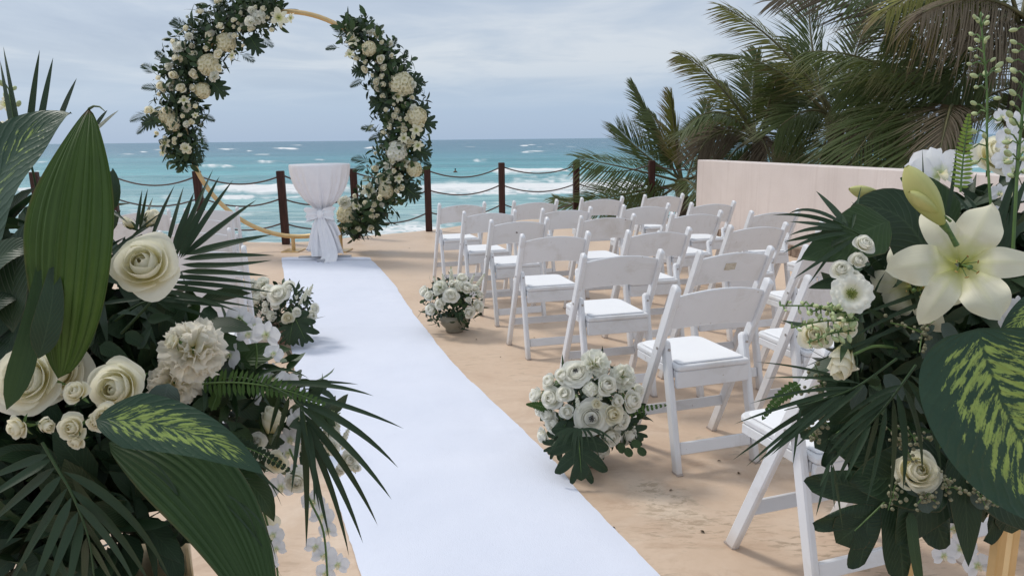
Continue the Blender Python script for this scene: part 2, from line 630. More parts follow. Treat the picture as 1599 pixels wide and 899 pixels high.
M['chair'] = material('worn_white_chair_paint', chair_m)
M['pad'] = plain('white_vinyl_pad', (.79, .80, .83), (.83, .84, .86), 0.5, 0.35, 5, 0.05, 140)
M['sticker'] = plain('worn_sticker', (.42, .36, .27), (.62, .58, .50), 0.7, 0.2, 60, 0.1, 80)
M['scuff'] = plain('dark_scuff', (.10, .08, .07), (.2, .17, .15), 0.8, 0.1, 40)
M['bolt'] = plain('steel_bolt', (.35, .33, .31), (.45, .42, .40), 0.4, 0.5, 30, metal=0.8)
M['foot'] = plain('grey_foot_cap', (.36, .30, .27), (.46, .40, .36), 0.7, 0.2, 30)
M['gold'] = plain('gold_metal', (.56, .40, .19), (.66, .48, .25), 0.36, 0.5, 12, 0.04, 70, metal=0.65)
M['wood'] = material('dark_red_wood', lambda t: pbsdf(t, ramp(t, noise(t, mapping(t, objc(t), (14, 14, 1.4)), 3.0, 5, 0.6), [(0.3, (.030, .0135, .012)), (0.7, (.082, .034, .027))]), 0.62, 0.3, 0.0, bump(t, noise(t, mapping(t, objc(t), (20, 20, 1.5)), 4.0, 4), 0.4, 0.004)))


def rope_m(t):
    u, v = uvsep(t)
    w = mth(t, 'SINE', mth(t, 'ADD', mth(t, 'MULTIPLY', u, 420.0), mth(t, 'MULTIPLY', v, 12.566)))
    c = mixc(t, mth(t, 'ADD', mth(t, 'MULTIPLY', w, 0.3), 0.5), (.085, .062, .056), (.21, .165, .15))
    return pbsdf(t, c, 0.85, 0.15, 0.0, bump(t, w, 0.5, 0.006))


M['rope'] = material('grey_brown_rope', rope_m)
M['cloth'] = plain('white_cloth', (.82, .81, .84), (.86, .85, .875), 0.8, 0.15, 12, 0.10, 260, sheen=0.15)
M['sash'] = plain('white_satin', (.84, .845, .88), (.88, .885, .91), 0.55, 0.3, 9, 0.06, 60)
M['steel'] = plain('grey_steel', (.36, .37, .40), (.46, .47, .50), 0.45, 0.5, 9, 0.03, 90)
M['glass'] = material('bowl_glass', lambda t: thin(t, pbsdf(t, (.34, .31, .24), 0.12, 0.6), (.5, .45, .34), 0.3))
M['clay'] = plain('pink_clay', (.42, .26, .20), (.54, .36, .28), 0.7, 0.2, 14, 0.1, 50)


SCUFFS = [(*Gz(px_, py_g)[:2], r_) for px_, py_g, r_ in ((1040, 785, .16), (1070, 810, .12), (1170, 690, .15), (1120, 690, .10), (1215, 715, .09), (1010, 760, .10), (930, 590, .12), (1330, 800, .14))]


def terrace_m(t):
    v = objc(t)
    big = noise(t, v, 0.55, 5, 0.6, 0.4)
    mid = noise(t, v, 2.6, 6, 0.65, 0.8)
    fine = noise(t, v, 26, 5, 0.7)
    c = ramp(t, mth(t, 'ADD', mth(t, 'MULTIPLY', big, 0.6), mth(t, 'MULTIPLY', mid, 0.4)),
             [(0.30, (.55, .395, .275)), (0.5, (.63, .485, .36)), (0.72, (.70, .575, .46))])
    pn = noise(t, mapping(t, v, (1, 1, 1), (4.4, 2.2, 0)), 1.7, 7, 0.62, 1.3)
    pale = ramp(t, pn, [(0.50, (0, 0, 0)), (0.60, (1, 1, 1))])
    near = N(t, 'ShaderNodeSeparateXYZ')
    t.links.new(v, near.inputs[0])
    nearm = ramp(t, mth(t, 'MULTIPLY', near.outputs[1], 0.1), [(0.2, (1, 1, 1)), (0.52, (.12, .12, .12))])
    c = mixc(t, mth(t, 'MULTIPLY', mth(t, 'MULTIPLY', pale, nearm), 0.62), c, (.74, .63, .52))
    # worn, mildewed scuffs: short diagonal strokes inside some of the pale patches
    st = noise(t, mapping(t, v, (11, 42, 1), (0, 0, 0), (0, 0, -0.7)), 1.0, 5, 0.7, 0.5)
    stm = ramp(t, st, [(0.52, (0, 0, 0)), (0.60, (1, 1, 1))])
    zone = ramp(t, noise(t, mapping(t, v, (1, 1, 1), (9.1, 3.3, 0)), 1.35, 4, 0.5, 0.6), [(0.50, (0, 0, 0)), (0.62, (1, 1, 1))])
    for i_, (sx, sy, rad_) in enumerate(SCUFFS):
        ds = N(t, 'ShaderNodeVectorMath', operation='DISTANCE')
        t.links.new(v, ds.inputs[0])
        ds.inputs[1].default_value = (sx, sy, 0)
        dn = mth(t, 'ADD', mth(t, 'DIVIDE', ds.outputs['Value'], rad_), mth(t, 'MULTIPLY', mth(t, 'SUBTRACT', noise(t, v, 6.5, 5, 0.65, 0.8), 0.5), 2.4))
        spot = ramp(t, dn, [(0.45, (1, 1, 1)), (1.0, (0, 0, 0))])
        c = mixc(t, mth(t, 'MULTIPLY', spot, 0.5), c, (.74, .66, .54))
        grit = ramp(t, noise(t, mapping(t, v, (16, 34, 1), (i_, 0, 0), (0, 0, -0.6)), 1.0, 6, 0.75, 0.6), [(0.50, (0, 0, 0)), (0.57, (1, 1, 1))])
        c = mixc(t, mth(t, 'MULTIPLY', mth(t, 'MULTIPLY', spot, grit), 0.75), c, (.16, .135, .075))
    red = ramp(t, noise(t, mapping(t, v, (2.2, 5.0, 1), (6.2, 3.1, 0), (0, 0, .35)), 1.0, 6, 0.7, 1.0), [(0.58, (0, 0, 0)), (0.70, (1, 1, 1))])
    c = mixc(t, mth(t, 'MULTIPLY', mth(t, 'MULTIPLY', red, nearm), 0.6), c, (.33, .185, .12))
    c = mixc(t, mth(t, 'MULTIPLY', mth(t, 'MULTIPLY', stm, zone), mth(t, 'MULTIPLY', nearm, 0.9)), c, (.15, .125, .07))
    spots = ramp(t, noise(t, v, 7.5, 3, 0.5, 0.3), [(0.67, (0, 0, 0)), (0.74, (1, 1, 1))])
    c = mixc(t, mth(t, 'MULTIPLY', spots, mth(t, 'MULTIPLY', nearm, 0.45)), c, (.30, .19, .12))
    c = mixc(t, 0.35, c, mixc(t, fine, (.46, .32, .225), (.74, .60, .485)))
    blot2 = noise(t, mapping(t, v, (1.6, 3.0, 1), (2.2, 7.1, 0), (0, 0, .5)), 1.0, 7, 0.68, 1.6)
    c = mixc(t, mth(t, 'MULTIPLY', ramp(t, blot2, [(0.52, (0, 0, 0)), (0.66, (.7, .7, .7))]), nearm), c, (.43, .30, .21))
    wear_shade = mth(t, 'MULTIPLY', ramp(t, noise(t, v, 0.9, 6, 0.6, 1.0), [(0.36, (1, 1, 1)), (0.62, (0, 0, 0))]), nearm)  # patchy wear plus painted-in shade: concrete colour darkens towards the camera
    c = mixc(t, mth(t, 'MULTIPLY', wear_shade, 0.5), c, (.46, .335, .235))
    rg = ramp(t, mid, [(0.35, (.42, .42, .42)), (0.7, (.68, .68, .68))])
    h = mth(t, 'ADD', mth(t, 'MULTIPLY', fine, 0.5), mth(t, 'MULTIPLY', mid, 1.5))
    return pbsdf(t, c, rg, 0.32, 0.0, bump(t, h, 0.22, 0.008))


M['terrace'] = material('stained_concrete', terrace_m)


def runner_m(t):
    v = objc(t)
    wv = N(t, 'ShaderNodeTexWave')
    wv.inputs['Scale'].default_value = 130
    t.links.new(v, wv.inputs['Vector'])
    n = noise(t, v, 1.3, 5, 0.6)
    c = ramp(t, n, [(0.3, (.65, .69, .80)), (0.7, (.71, .745, .85))])
    sp = ramp(t, noise(t, v, 38, 2), [(0.74, (0, 0, 0)), (0.80, (1, 1, 1))])
    c = mixc(t, mth(t, 'MULTIPLY', sp, 0.10), c, (.45, .42, .42))
    h = mth(t, 'ADD', mth(t, 'MULTIPLY', noise(t, v, 5, 4), 2.0), mth(t, 'MULTIPLY', noise(t, v, 240, 2), 0.6))
    return pbsdf(t, c, 0.9, 0.1, 0.0, bump(t, h, 0.28, 0.012), 0.1)


M['runner'] = material('white_runner_fabric', runner_m)


def stucco_m(t):
    v = objc(t)
    n = noise(t, v, 1.6, 5, 0.6)
    c = ramp(t, n, [(0.3, (.62, .555, .53)), (0.7, (.70, .635, .61))])
    drip = noise(t, mapping(t, v, (16, 16, 0.5)), 1.0, 5, 0.65)
    c = mixc(t, mth(t, 'MULTIPLY', ramp(t, drip, [(0.52, (0, 0, 0)), (0.72, (1, 1, 1))]), 0.30), c, (.46, .39, .36))
    return pbsdf(t, c, 0.85, 0.2, 0.0, bump(t, noise(t, v, 38, 5, 0.65), 0.35, 0.006))


M['stucco'] = material('pale_pink_stucco', stucco_m)
M['stone'] = plain('brown_stone', (.14, .10, .075), (.33, .255, .20), 0.85, 0.2, 9, 0.5, 40)
M['iron'] = plain('dark_iron', (.025, .022, .02), (.06, .052, .046), 0.6, 0.4, 30)
M['sand'] = plain('pale_sand', (.50, .42, .31), (.62, .53, .41), 0.95, 0.1, 0.8, 0.3, 12, bdist=0.03)

M['leaf_dark'] = leaf_mat('dark_green_leaf', (.010, .026, .012), (.028, .060, .024), 0.42, 0.35, 0.12, vein_c=(.05, .085, .04))
M['leaf_mid'] = leaf_mat('mid_green_leaf', (.018, .045, .016), (.045, .090, .026), 0.42, 0.4, 0.15, vein_c=(.07, .12, .05))
M['leaf_rib'] = leaf_mat('ribbed_leaf', (.032, .072, .012), (.070, .132, .022), 0.42, 0.35, 0.24, 'parallel', (.085, .145, .034), tip=((.10, .035, .02), 0.955, .04))
M['leaf_rib2'] = leaf_mat('ribbed_leaf_cool', (.018, .046, .014), (.042, .086, .026), 0.45, 0.3, 0.18, 'parallel', (.058, .105, .036))
M['palm_fg'] = leaf_mat('palm_leaflet', (.010, .030, .013), (.026, .058, .021), 0.36, 0.42, 0.12, 'parallel', (.03, .065, .026))
M['euca'] = leaf_mat('eucalyptus_leaf', (.050, .075, .062), (.090, .125, .105), 0.6, 0.25, 0.12, vein_c=(.11, .14, .12))
M['fern'] = leaf_mat('fern_leaf', (.035, .085, .018), (.080, .15, .035), 0.5, 0.3, 0.2)
M['lime'] = leaf_mat('lime_fern', (.14, .24, .03), (.26, .36, .07), 0.5, 0.3, 0.3)
M['vari'] = variegated('variegated_leaf')
M['vari_few'] = variegated('sparsely_variegated_leaf', -0.45)
M['stem'] = plain('green_stem', (.06, .12, .035), (.12, .20, .06), 0.5, 0.3, 20)
M['stem_dark'] = plain('dark_palm_rib', (.022, .048, .018), (.045, .082, .030), 0.5, 0.3, 20)
M['bud'] = plain('pale_green_bud', (.30, .38, .17), (.50, .56, .32), 0.5, 0.3, 14, coords='Generated')
M['seed'] = plain('seed_berry', (.16, .16, .10), (.28, .27, .18), 0.6, 0.2, 40)
M['anther'] = plain('brown_anther', (.26, .15, .05), (.40, .27, .10), 0.7, 0.1, 60)
M['rose'] = petal_mat('cream_rose_petal', (.92, .895, .755), (.87, .81, .42), 0.65, .45)
M['rose_w'] = petal_mat('white_rose_petal', (.93, .925, .86), (.89, .87, .62), 0.5, .5)
M['rose_y'] = petal_mat('ivory_rose_petal', (.90, .87, .72), (.84, .75, .40), 0.6, .45)
M['peony'] = petal_mat('blush_peony_petal', (.93, .90, .81), (.90, .84, .55), 0.6, 0.5)
M['lily'] = petal_mat('ivory_lily_petal', (.90, .88, .70), (.66, .68, .24), 0.45, 0.42, 0.5, 0.35)
M['lilybud'] = petal_mat('lily_bud', (.58, .58, .24), (.40, .45, .14), 0.7, 0.15, 0.45, 0.5)
M['orchid'] = petal_mat('white_orchid_petal', (.86, .87, .90), (.60, .68, .36), 0.28, 0.45)
M['hyd'] = petal_mat('cream_hydrangea', (.87, .83, .64), (.78, .72, .42), 0.5, 0.4)
M['hyd_w'] = petal_mat('white_hydrangea', (.88, .88, .80), (.80, .79, .54), 0.4, 0.4)
M['heart'] = plain('green_flower_heart', (.20, .26, .05), (.36, .40, .10), 0.6, 0.2, 40)
M['dark_heart'] = plain('dark_flower_heart', (.015, .015, .02), (.05, .05, .05), 0.6, 0.2, 40)
M['coco'] = leaf_mat('coconut_leaflet', (.058, .090, .024), (.135, .175, .052), 0.45, 0.45, 0.24, 'parallel', (.09, .12, .05), tip=((.19, .15, .085), 0.74, .3))
M['coco_y'] = leaf_mat('yellowing_coconut_leaflet', (.12, .14, .026), (.27, .26, .06), 0.5, 0.35, 0.15, 'parallel', (.14, .14, .05), tip=((.24, .17, .10), 0.55, .4))
M['coco_b'] = leaf_mat('dry_coconut_leaflet', (.10, .085, .055), (.22, .175, .12), 0.7, 0.2, 0.06, 'parallel', (.13, .105, .08))
M['rachis'] = plain('palm_rachis', (.075, .080, .035), (.15, .135, .065), 0.55, 0.3, 6)
M['bark'] = plain('palm_bark', (.085, .068, .052), (.19, .155, .125), 0.9, 0.15, 12, 0.6, 30, bdist=0.02)
M['skin'] = plain('tanned_skin', (.16, .09, .06), (.22, .13, .09), 0.6, 0.3, 9)
M['debris'] = plain('dry_leaf_litter', (.03, .022, .012), (.085, .06, .03), 0.8, 0.2, 30)

# ------------------------------------------------------------------ the setting: terrace, beach, sea


def catmull(P, n=12):
    P = np.asarray(P, float)
    Q = np.vstack([2 * P[0] - P[1], P, 2 * P[-1] - P[-2]])
    out = []
    for i in range(1, len(Q) - 2):
        for k in range(n):
            t = k / n
            a, b, c, d = Q[i - 1:i + 3]
            out.append(0.5 * (2 * b + (c - a) * t + (2 * a - 5 * b + 4 * c - d) * t * t + (3 * b - a - 3 * c + d) * t ** 3))
    out.append(Q[-2])
    return np.array(out)


SEA_Z = -3.5
# fence post feet (pixels of the photograph): bases where seen, otherwise from the post tops
POST_H = 0.97
post_xy = [Gz(447, 381)[:2], Gz(558, 371.5)[:2], Gz(670, 361)[:2]]
post_xy += [Gz(px, py, POST_H)[:2] for px, py in ((783, 254), (900, 252.3), (1018, 251))]
post_xy.insert(0, Gz(308, 267, POST_H)[:2])
d0 = nrm(post_xy[0] - post_xy[1])
post_xy.insert(0, post_xy[0] + d0 * 1.30 + np.array((0, -0.1)))
post_xy.insert(0, post_xy[0] + d0 * 1.12 + np.array((0, -0.18)))
post_xy.append(post_xy[-1] + np.array((0.98, -0.02)))
post_xy = np.array(post_xy)

edge = catmull(post_xy + np.array((0, 0.16)), 5)
edge = np.vstack([edge[0] + np.array((-8, -1.6)), edge, edge[-1] + np.array((2.6, 0))])
out = [tuple(p) for p in edge] + [(edge[-1, 0], -5.0), (edge[0, 0], -5.0)]
g = Geo()
n = len(out)
V = [(x, y, 0.0) for x, y in out] + [(x, y, -0.35) for x, y in out]
g.add(V, [tuple(range(n))[::-1], tuple(range(n, 2 * n))] + [(i, (i + 1) % n, n + (i + 1) % n, n + i) for i in range(n)])
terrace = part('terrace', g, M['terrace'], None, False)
terrace['kind'] = 'structure'
terrace['label'] = 'sandy pink stained concrete terrace with worn patches'

# beach and dune below the terrace
xs = np.linspace(-70, 70, 90)
ys = np.concatenate([np.linspace(-6, 14, 22), np.linspace(15, 60, 46)])
X, Y = np.meshgrid(xs, ys, indexing='ij')
dune = np.clip((X - 1.2) / 4.0, 0, 1)
Z = -1.6 - 2.4 * np.clip((Y - 11.5) / 27, 0, 1) ** 0.9
Z = Z * (1 - dune * 0.72) - dune * 0.3 - dune * np.clip((Y - 24) / 14, 0, 1) * 2.8
Z += (vnoise(X * .5, Y * .5, 3) - .5) * 0.35 + (vnoise(X * 1.7, Y * 1.7, 5) - .5) * 0.12
Z = np.minimum(Z, -0.5)
g = Geo().add(np.stack([X, Y, Z], -1), gfaces(len(xs), len(ys))[:, ::-1])
beach = part('beach', g, M['sand'], None)
beach['kind'] = 'structure'
beach['label'] = 'pale sand falling away from the terrace to the sea'

# the sea: one sheet to the horizon, finer near the shore, with swell, breakers and foam as real relief
rows = np.concatenate([np.linspace(172, 6, 270), np.linspace(5.6, 0.35, 40)])
dist = (CAM_H - SEA_Z) * FPX / rows
ang = np.linspace(R(-62), R(62), 560)
Dm, A = np.meshgrid(dist, ang, indexing='ij')
X, Y = Dm * np.tan(A), Dm
P = np.stack([X, Y, np.full_like(X, SEA_Z)], -1)
PX, PY, _ = pix(P)
fade = np.clip(90 / Dm, 0.0, 1)
z = np.zeros_like(X)
for k, (lam, amp, th, ph) in enumerate(((26, .16, .05, 0), (17, .11, -.12, 2), (9.5, .06, .2, 1), (5.2, .03, -.3, 4), (41, .16, .1, 3))):
    warp = 4 * (vnoise(X / 30, Y / 30, k) - .5)
    sarg = (Y * math.cos(th) + X * math.sin(th) + warp) * 2 * math.pi / lam + ph
    loc = np.clip(1.4 * vnoise(X / 45 + k * 7, Y / 16, 20 + k), 0, 1)
    ok = np.clip(lam / (Dm * 0.012 + 0.3 * (Dm / 60) ** 2 * 5) - 0.4, 0, 1)
    z += amp * loc * ok * (np.abs(np.sin(sarg / 2)) ** 0.8 * -2 + 1.2)
foam = np.zeros_like(X)
HOR = lambda px: 217.2 - 0.0107 * (px - 800)


def patch(x0, x1, y, th, s, rise=0.0, skew=0.0, soft=0.35, seed=1):
    """breaking water between two bearings at one distance from the shore (y, th measured below the horizon)"""
    global foam, z
    L = (x1 - x0) / 2
    u = (PX - (x0 + x1) / 2) / L
    wob = (vnoise(PX / 22 + seed * 9, PY * 0 + seed, seed) - .5) * th * 0.8 + (vnoise(PX / 7 + seed * 5, PY * 0 + seed, seed + 3) - .5) * th * 0.5
    yy = y + skew * u
    ends = np.clip((1 - np.abs(u)) / soft, 0, 1)
    v = (PY - yy - wob * 0.5) / (th * (0.45 + 0.55 * ends))
    body = np.clip(1.15 - np.abs(v), 0, 1) ** 0.6
    m = np.clip(body * ends ** 0.6, 0, 1) * (np.abs(u) < 1)
    tex = 0.55 + 0.9 * (vnoise(PX / 6, PY / 1.6, seed + 11) - .3)
    foam = np.maximum(foam, np.clip(m * s * np.where(s >= 1, np.maximum(tex, .8), tex), 0, 1))
    if rise:
        hump = np.exp(-((PY - (yy - th * 0.15)) / (th * 0.9)) ** 2) * ends * (np.abs(u) < 1)
        z += hump * rise * (0.75 + 0.5 * vnoise(PX / 14, PY * 0, seed + 2))


patch(762, 893, 269, 5.5, 1.25, 0.55, -0.5, 0.25, 1)
patch(640, 1030, 291, 11, 1.02, 0.12, -2.5, 0.2, 2)
patch(660, 1020, 301, 7, 0.85, 0.0, -1.5, 0.25, 3)
patch(780, 1010, 279, 6, 0.6, 0.0, -1.5, 0.3, 30)
patch(318, 560, 296, 6.5, 1.15, 0.35, -1.0, 0.35, 4)
patch(342, 402, 309, 4.5, 1.15, 0.2, 0.0, 0.3, 5)
patch(420, 480, 308, 3.2, 0.7, 0.0, 0.0, 0.4, 6)
patch(535, 660, 298, 9, 0.85, 0.1, 0.0, 0.4, 7)
patch(305, 378, 261, 2.4, 0.75, 0.4, 1.0, 0.5, 8)
patch(392, 448, 254, 1.6, 0.75, 0.5, 0.0, 0.5, 9)
patch(428, 470, 232.5, 1.4, 1.0, 0.5, 0.4, 0.5, 10)
patch(566, 600, 231.5, 1.2, 0.9, 0.4, 0.0, 0.5, 11)
patch(343, 362, 234, 0.9, 0.9, 0.3, 0.0, 0.5, 12)
patch(383, 396, 236, 1.0, 0.9, 0.3, 0.0, 0.5, 13)
patch(811, 826, 228, 1.0, 1.1, 0.4, 0.0, 0.5, 14)
patch(722, 748, 230, 0.9, 0.6, 0.3, 0.0, 0.5, 15)
patch(828, 850, 230, 0.8, 0.55, 0.3, 0.0, 0.5, 16)
patch(880, 905, 229.5, 0.9, 0.55, 0.3, 0.0, 0.5, 17)
patch(520, 700, 353, 8, 0.95, 0.0, -5, 0.3, 18)
patch(690, 1010, 347, 6, 0.9, 0.0, -4, 0.3, 19)
patch(40, 330, 351, 6, 0.5, 0.0, 0, 0.3, 20)
patch(-700, 200, 297, 6, 0.9, 0.3, 3, 0.2, 21)
patch(-500, 120, 268, 3, 0.8, 0.3, 2, 0.3, 22)
patch(1050, 2400, 290, 9, 0.8, 0.2, -10, 0.2, 23)
patch(1100, 1900, 262, 4, 0.9, 0.3, -5, 0.3, 24)
for i_ in range(34):
    cx_, dy_ = random.uniform(-200, 1750), random.choice((7, 9, 11, 13, 16, 20, 26, 33)) * random.uniform(.85, 1.15)
    hw_ = random.uniform(5, 16) * (1 + dy_ / 30)
    patch(cx_ - hw_, cx_ + hw_, HOR(cx_) + dy_, .55 + dy_ * .028, random.uniform(.55, 1.0), .25, 0.0, .6, 60 + i_)
foam = np.clip(np.maximum(foam, np.clip((PY - HOR(PX) - 128) / 26, 0, 1) * 0.34 * (0.4 + vnoise(PX / 30, PY / 3, 31))), 0, 1)
foam = np.maximum(foam, 0.5 * np.clip((vnoise(PX / 26, PY / 2.2, 41) - .62) * 3.5, 0, 1) * np.clip((PY - HOR(PX) - 55) / 30, 0, 1))
P[..., 2] += z
g = Geo().add(P, gfaces(*X.shape)[:, ::-1])


def sea_m(t):
    pos = N(t, 'ShaderNodeNewGeometry').outputs['Position']
    s = N(t, 'ShaderNodeSeparateXYZ')
    t.links.new(pos, s.inputs[0])
    wob = noise(t, mapping(t, pos, (.012, .03, 0)), 1.0, 5, 0.6)
    y = mth(t, 'MULTIPLY', s.outputs[1], mth(t, 'ADD', mth(t, 'MULTIPLY', wob, 0.9), 0.55))
    lg = mth(t, 'MULTIPLY', mth(t, 'LOGARITHM', y, 10.0), 0.25)
    c = ramp(t, lg, [(0.385, (.46, .60, .57)), (0.435, (.40, .60, .585)), (0.485, (.22, .53, .54)), (0.53, (.085, .41, .45)),
                     (0.585, (.060, .28, .36)), (0.64, (.050, .155, .27)), (0.75, (.040, .105, .225))])
    st = noise(t, mapping(t, pos, (.05, .35, 0)), 1.0, 6, 0.65)
    st2 = noise(t, mapping(t, pos, (.006, .03, 0)), 1.0, 6, 0.6)
    c = mixc(t, ramp(t, st, [(0.42, (0, 0, 0)), (0.72, (.5, .5, .5))]), c, (.21, .42, .48))
    c = mixc(t, ramp(t, st2, [(0.40, (.55, .55, .55)), (0.56, (0, 0, 0))]), c, (.040, .135, .20))
    st3 = noise(t, mapping(t, pos, (.16, 1.1, 0), (5, 1, 0)), 1.0, 5, 0.7)
    c = mixc(t, ramp(t, st3, [(0.42, (.65, .65, .65)), (0.56, (0, 0, 0))]), c, (.06, .23, .28))
    c = mixc(t, ramp(t, st3, [(0.56, (0, 0, 0)), (0.72, (.5, .5, .5))]), c, (.36, .58, .62))
    at = N(t, 'ShaderNodeAttribute', attribute_name='foam').outputs['Fac']
    fn = noise(t, mapping(t, pos, (.9, 1.6, .5)), 1.0, 6, 0.7)
    fm = mth(t, 'ADD', at, mth(t, 'MULTIPLY', mth(t, 'SUBTRACT', fn, 0.5), 0.75))
    fm = mth(t, 'MULTIPLY', ramp(t, fm, [(0.24, (0, 0, 0)), (0.72, (1, 1, 1))]), ramp(t, at, [(0.02, (0, 0, 0)), (0.12, (1, 1, 1))]))
    col = mixc(t, fm, c, (.80, .82, .83))
    b1 = noise(t, mapping(t, pos, (.5, 1.5, .5)), 1.0, 6, 0.65)
    b2 = noise(t, mapping(t, pos, (.06, .25, .1)), 1.0, 5, 0.6)
    nm = bump(t, mth(t, 'ADD', b1, mth(t, 'MULTIPLY', b2, 5.0)), 0.75, 0.55)
    return pbsdf(t, col, mth(t, 'ADD', mth(t, 'MULTIPLY', fm, 0.5), 0.30), mth(t, 'SUBTRACT', 0.20, mth(t, 'MULTIPLY', fm, 0.15)), 0.0, nm)


M['sea'] = material('turquoise_sea', sea_m)
sea = part('sea', g, M['sea'], None)
sea['kind'] = 'structure'
sea['label'] = 'turquoise sea with white breakers under a grey sky'
fa = sea.data.attributes.new('foam', 'FLOAT', 'POINT')
fa.data.foreach_set('value', foam.astype(np.float32).ravel())

# ------------------------------------------------------------------ rope fence, wall, kerb
fence = thing('rope_fence', 'dark red wooden post fence with three sagging ropes along the terrace edge', 'fence', (*post_xy[4], 0))
for i, (x, y) in enumerate(post_xy):
    ln = (-0.012 if i < 5 else 0.0, 0.0)
    g = beam(Geo(), (x, y, 0), (x + ln[0], y + ln[1], POST_H), 0.098, 0.098, (0.15, -1, 0), 0.006)
    part('post', g, M['wood'], fence, False)
for a, b in zip(post_xy[:-1], post_xy[1:]):
    for zt, sag in ((0.915, 0.125), (0.61, 0.115), (0.285, 0.12)):
        t = np.linspace(0, 1, 15)
        sg = sag * random.uniform(0.85, 1.15)
        pts = np.stack([a[0] + (b[0] - a[0]) * t, a[1] + (b[1] - a[1]) * t, zt - sg * 4 * t * (1 - t) + random.uniform(-.01, .01)], -1)
        part('rope', tube(Geo(), pts, 0.0108, 7), M['rope'], fence)

wa, wb = Gz(1088, 249, 1.035)[:2], Gz(1420, 265, 1.035)[:2]
wd = nrm(wb - wa)
wn = np.array((-wd[1], wd[0]))            # away from the terrace is -wn or +wn: keep the far side to the right
if wn[0] < 0:
    wn = -wn
we = wa + wd * 12.0
wall = thing('low_wall', 'low pale pink rendered wall along the right edge of the terrace', 'wall', (*wa, 0))
g = Geo()
m1, m2 = wa + wn * 0.11, we + wn * 0.11
nseg = 24
tt = np.linspace(0, 1, nseg)
beam(g, (*m1, 0.505), (*m2, 0.505), 0.20, 1.05, (0, 0, 1), 0.012)
part('rendered_face', g, M['stucco'], wall, False)
pos = 0.02
while pos < 11.9:
    ln = random.uniform(0.34, 0.5)
    c = wa + wd * (pos + ln / 2) - wn * 0.035
    g = Geo()
    box(g, (*c, 0.058 + random.uniform(-.004, .004)), (ln - 0.012, 0.10 + random.uniform(-.012, .008), 0.115), 0.012, 0, math.atan2(wd[1], wd[0]))
    part('kerb_stone', g, M['stone'], wall, False)
    pos += ln

drain = thing('floor_drain', 'small dark slotted drain grate set in the concrete between chairs', 'drain', tuple(Gz(932, 444)))
dc = Gz(932, 444)
for k in range(5):
    part('grate_bar', box(Geo(), dc + np.array((0, (k - 2) * 0.028, 0.006)), (0.125, 0.016, 0.012), 0.002), M['iron'], drain, False)
for s_ in (-1, 1):
    part('grate_rim', box(Geo(), dc + np.array((s_ * 0.069, 0, 0.007)), (0.012, 0.15, 0.014), 0.002), M['iron'], drain, False)
part('drain_pan', box(Geo(), dc + np.array((0, 0, 0.0025)), (0.126, 0.15, 0.003), 0.001), M['scuff'], drain, False)

# ------------------------------------------------------------------ white aisle runner
Lp = catmull([Gz(*p)[:2] for p in ((440, 404), (445, 450), (452, 520), (463, 594), (497, 700), (532, 796), (566, 905), (660, 1240))], 14)
Rp = catmull([Gz(*p)[:2] for p in ((577, 404), (610, 438), (640, 482), (701, 560), (776, 634), (850, 705), (903, 770), (1028, 899))], 14)
Rp = np.vstack([Rp, Rp[-1] + (Rp[-1] - Rp[-8]) * np.linspace(0.15, 2.2, 12)[:, None]])


def resample(P, n):
    s_ = np.concatenate([[0], np.cumsum(np.linalg.norm(np.diff(P, axis=0), axis=1))])
    q = np.linspace(0, s_[-1], n)
    return np.stack([np.interp(q, s_, P[:, 0]), np.interp(q, s_, P[:, 1])], -1)


nr, nc = 260, 30
Lq, Rq = resample(Lp, nr), resample(Rp, nr)
f = np.linspace(0, 1, nc)[None, :, None]
XY = Lq[:, None] * (1 - f) + Rq[:, None] * f
fr = (vnoise(np.linspace(0, 40, nr), np.zeros(nr), 2) - .5) * 0.012 + RNG.normal(0, 0.0012, nr)
XY[:, 0, 0] += fr
XY[:, -1, 0] -= np.roll(fr, 7)
xx, yy = XY[..., 0], XY[..., 1]
zz = 0.006 + 0.009 * vnoise(xx * 2.3, yy * 1.1, 3) ** 2 + 0.010 * np.clip(vnoise(xx * 0.9 + yy * .2, yy * 3.2, 8) - .45, 0, 1) + 0.004 * vnoise(xx * 7, yy * 7, 9)
for cy_, am, sl in ((2.6, .007, .2), (3.3, .009, -.1), (4.15, .006, .15), (5.2, .008, .05), (6.3, .006, -.2), (1.9, .007, -.15), (7.1, .006, .1)):
    dd = yy + sl * xx - cy_ + .05 * (vnoise(xx * 3, yy * 0, int(cy_ * 10)) - .5)
    zz = zz + am * np.exp(-(dd / .035) ** 2) * vnoise(xx * 2.2 + cy_, yy * 0, 4)
edgeu = np.clip(np.abs(np.linspace(-1, 1, nc)) * 8 - 7, 0, 1)[None]
zz = zz * (1 - 0.45 * edgeu)
top = np.stack([xx, yy, zz], -1)
bot = np.stack([xx, yy, np.full_like(xx, 0.0035)], -1)
runner = thing('aisle_runner', 'long white fabric runner laid along the aisle towards the draped table', 'carpet', (*XY[nr // 2, nc // 2], 0))
g = Geo().add(top, gfaces(nr, nc)[:, ::-1])
for s_ in (0, -1):
    V = np.stack([top[:, s_], bot[:, s_]], 1)
    g.add(V, gfaces(nr, 2))
part('fabric', g, M['runner'], runner)
k = 7
hem = np.stack([XY[:k, :, 0], XY[:k, :, 1], zz[:k] + 0.012 * np.sin(np.linspace(0.25, 1, k) * math.pi * 0.72)[:, None] + 0.004], -1)
hem[0, :, 2] = 0.004
hem[-1, :, 2] = zz[k - 1] + 0.003
part('folded_hem', Geo().add(hem, gfaces(k, nc)[:, ::-1]), M['runner'], runner)

# ------------------------------------------------------------------ folding chairs
PT, PB, HZ = -0.17, 0.19, 0.785               # post: y at the top, y at the front foot, height


def py_(z):
    return PT + (PB - PT) * (HZ - z) / HZ


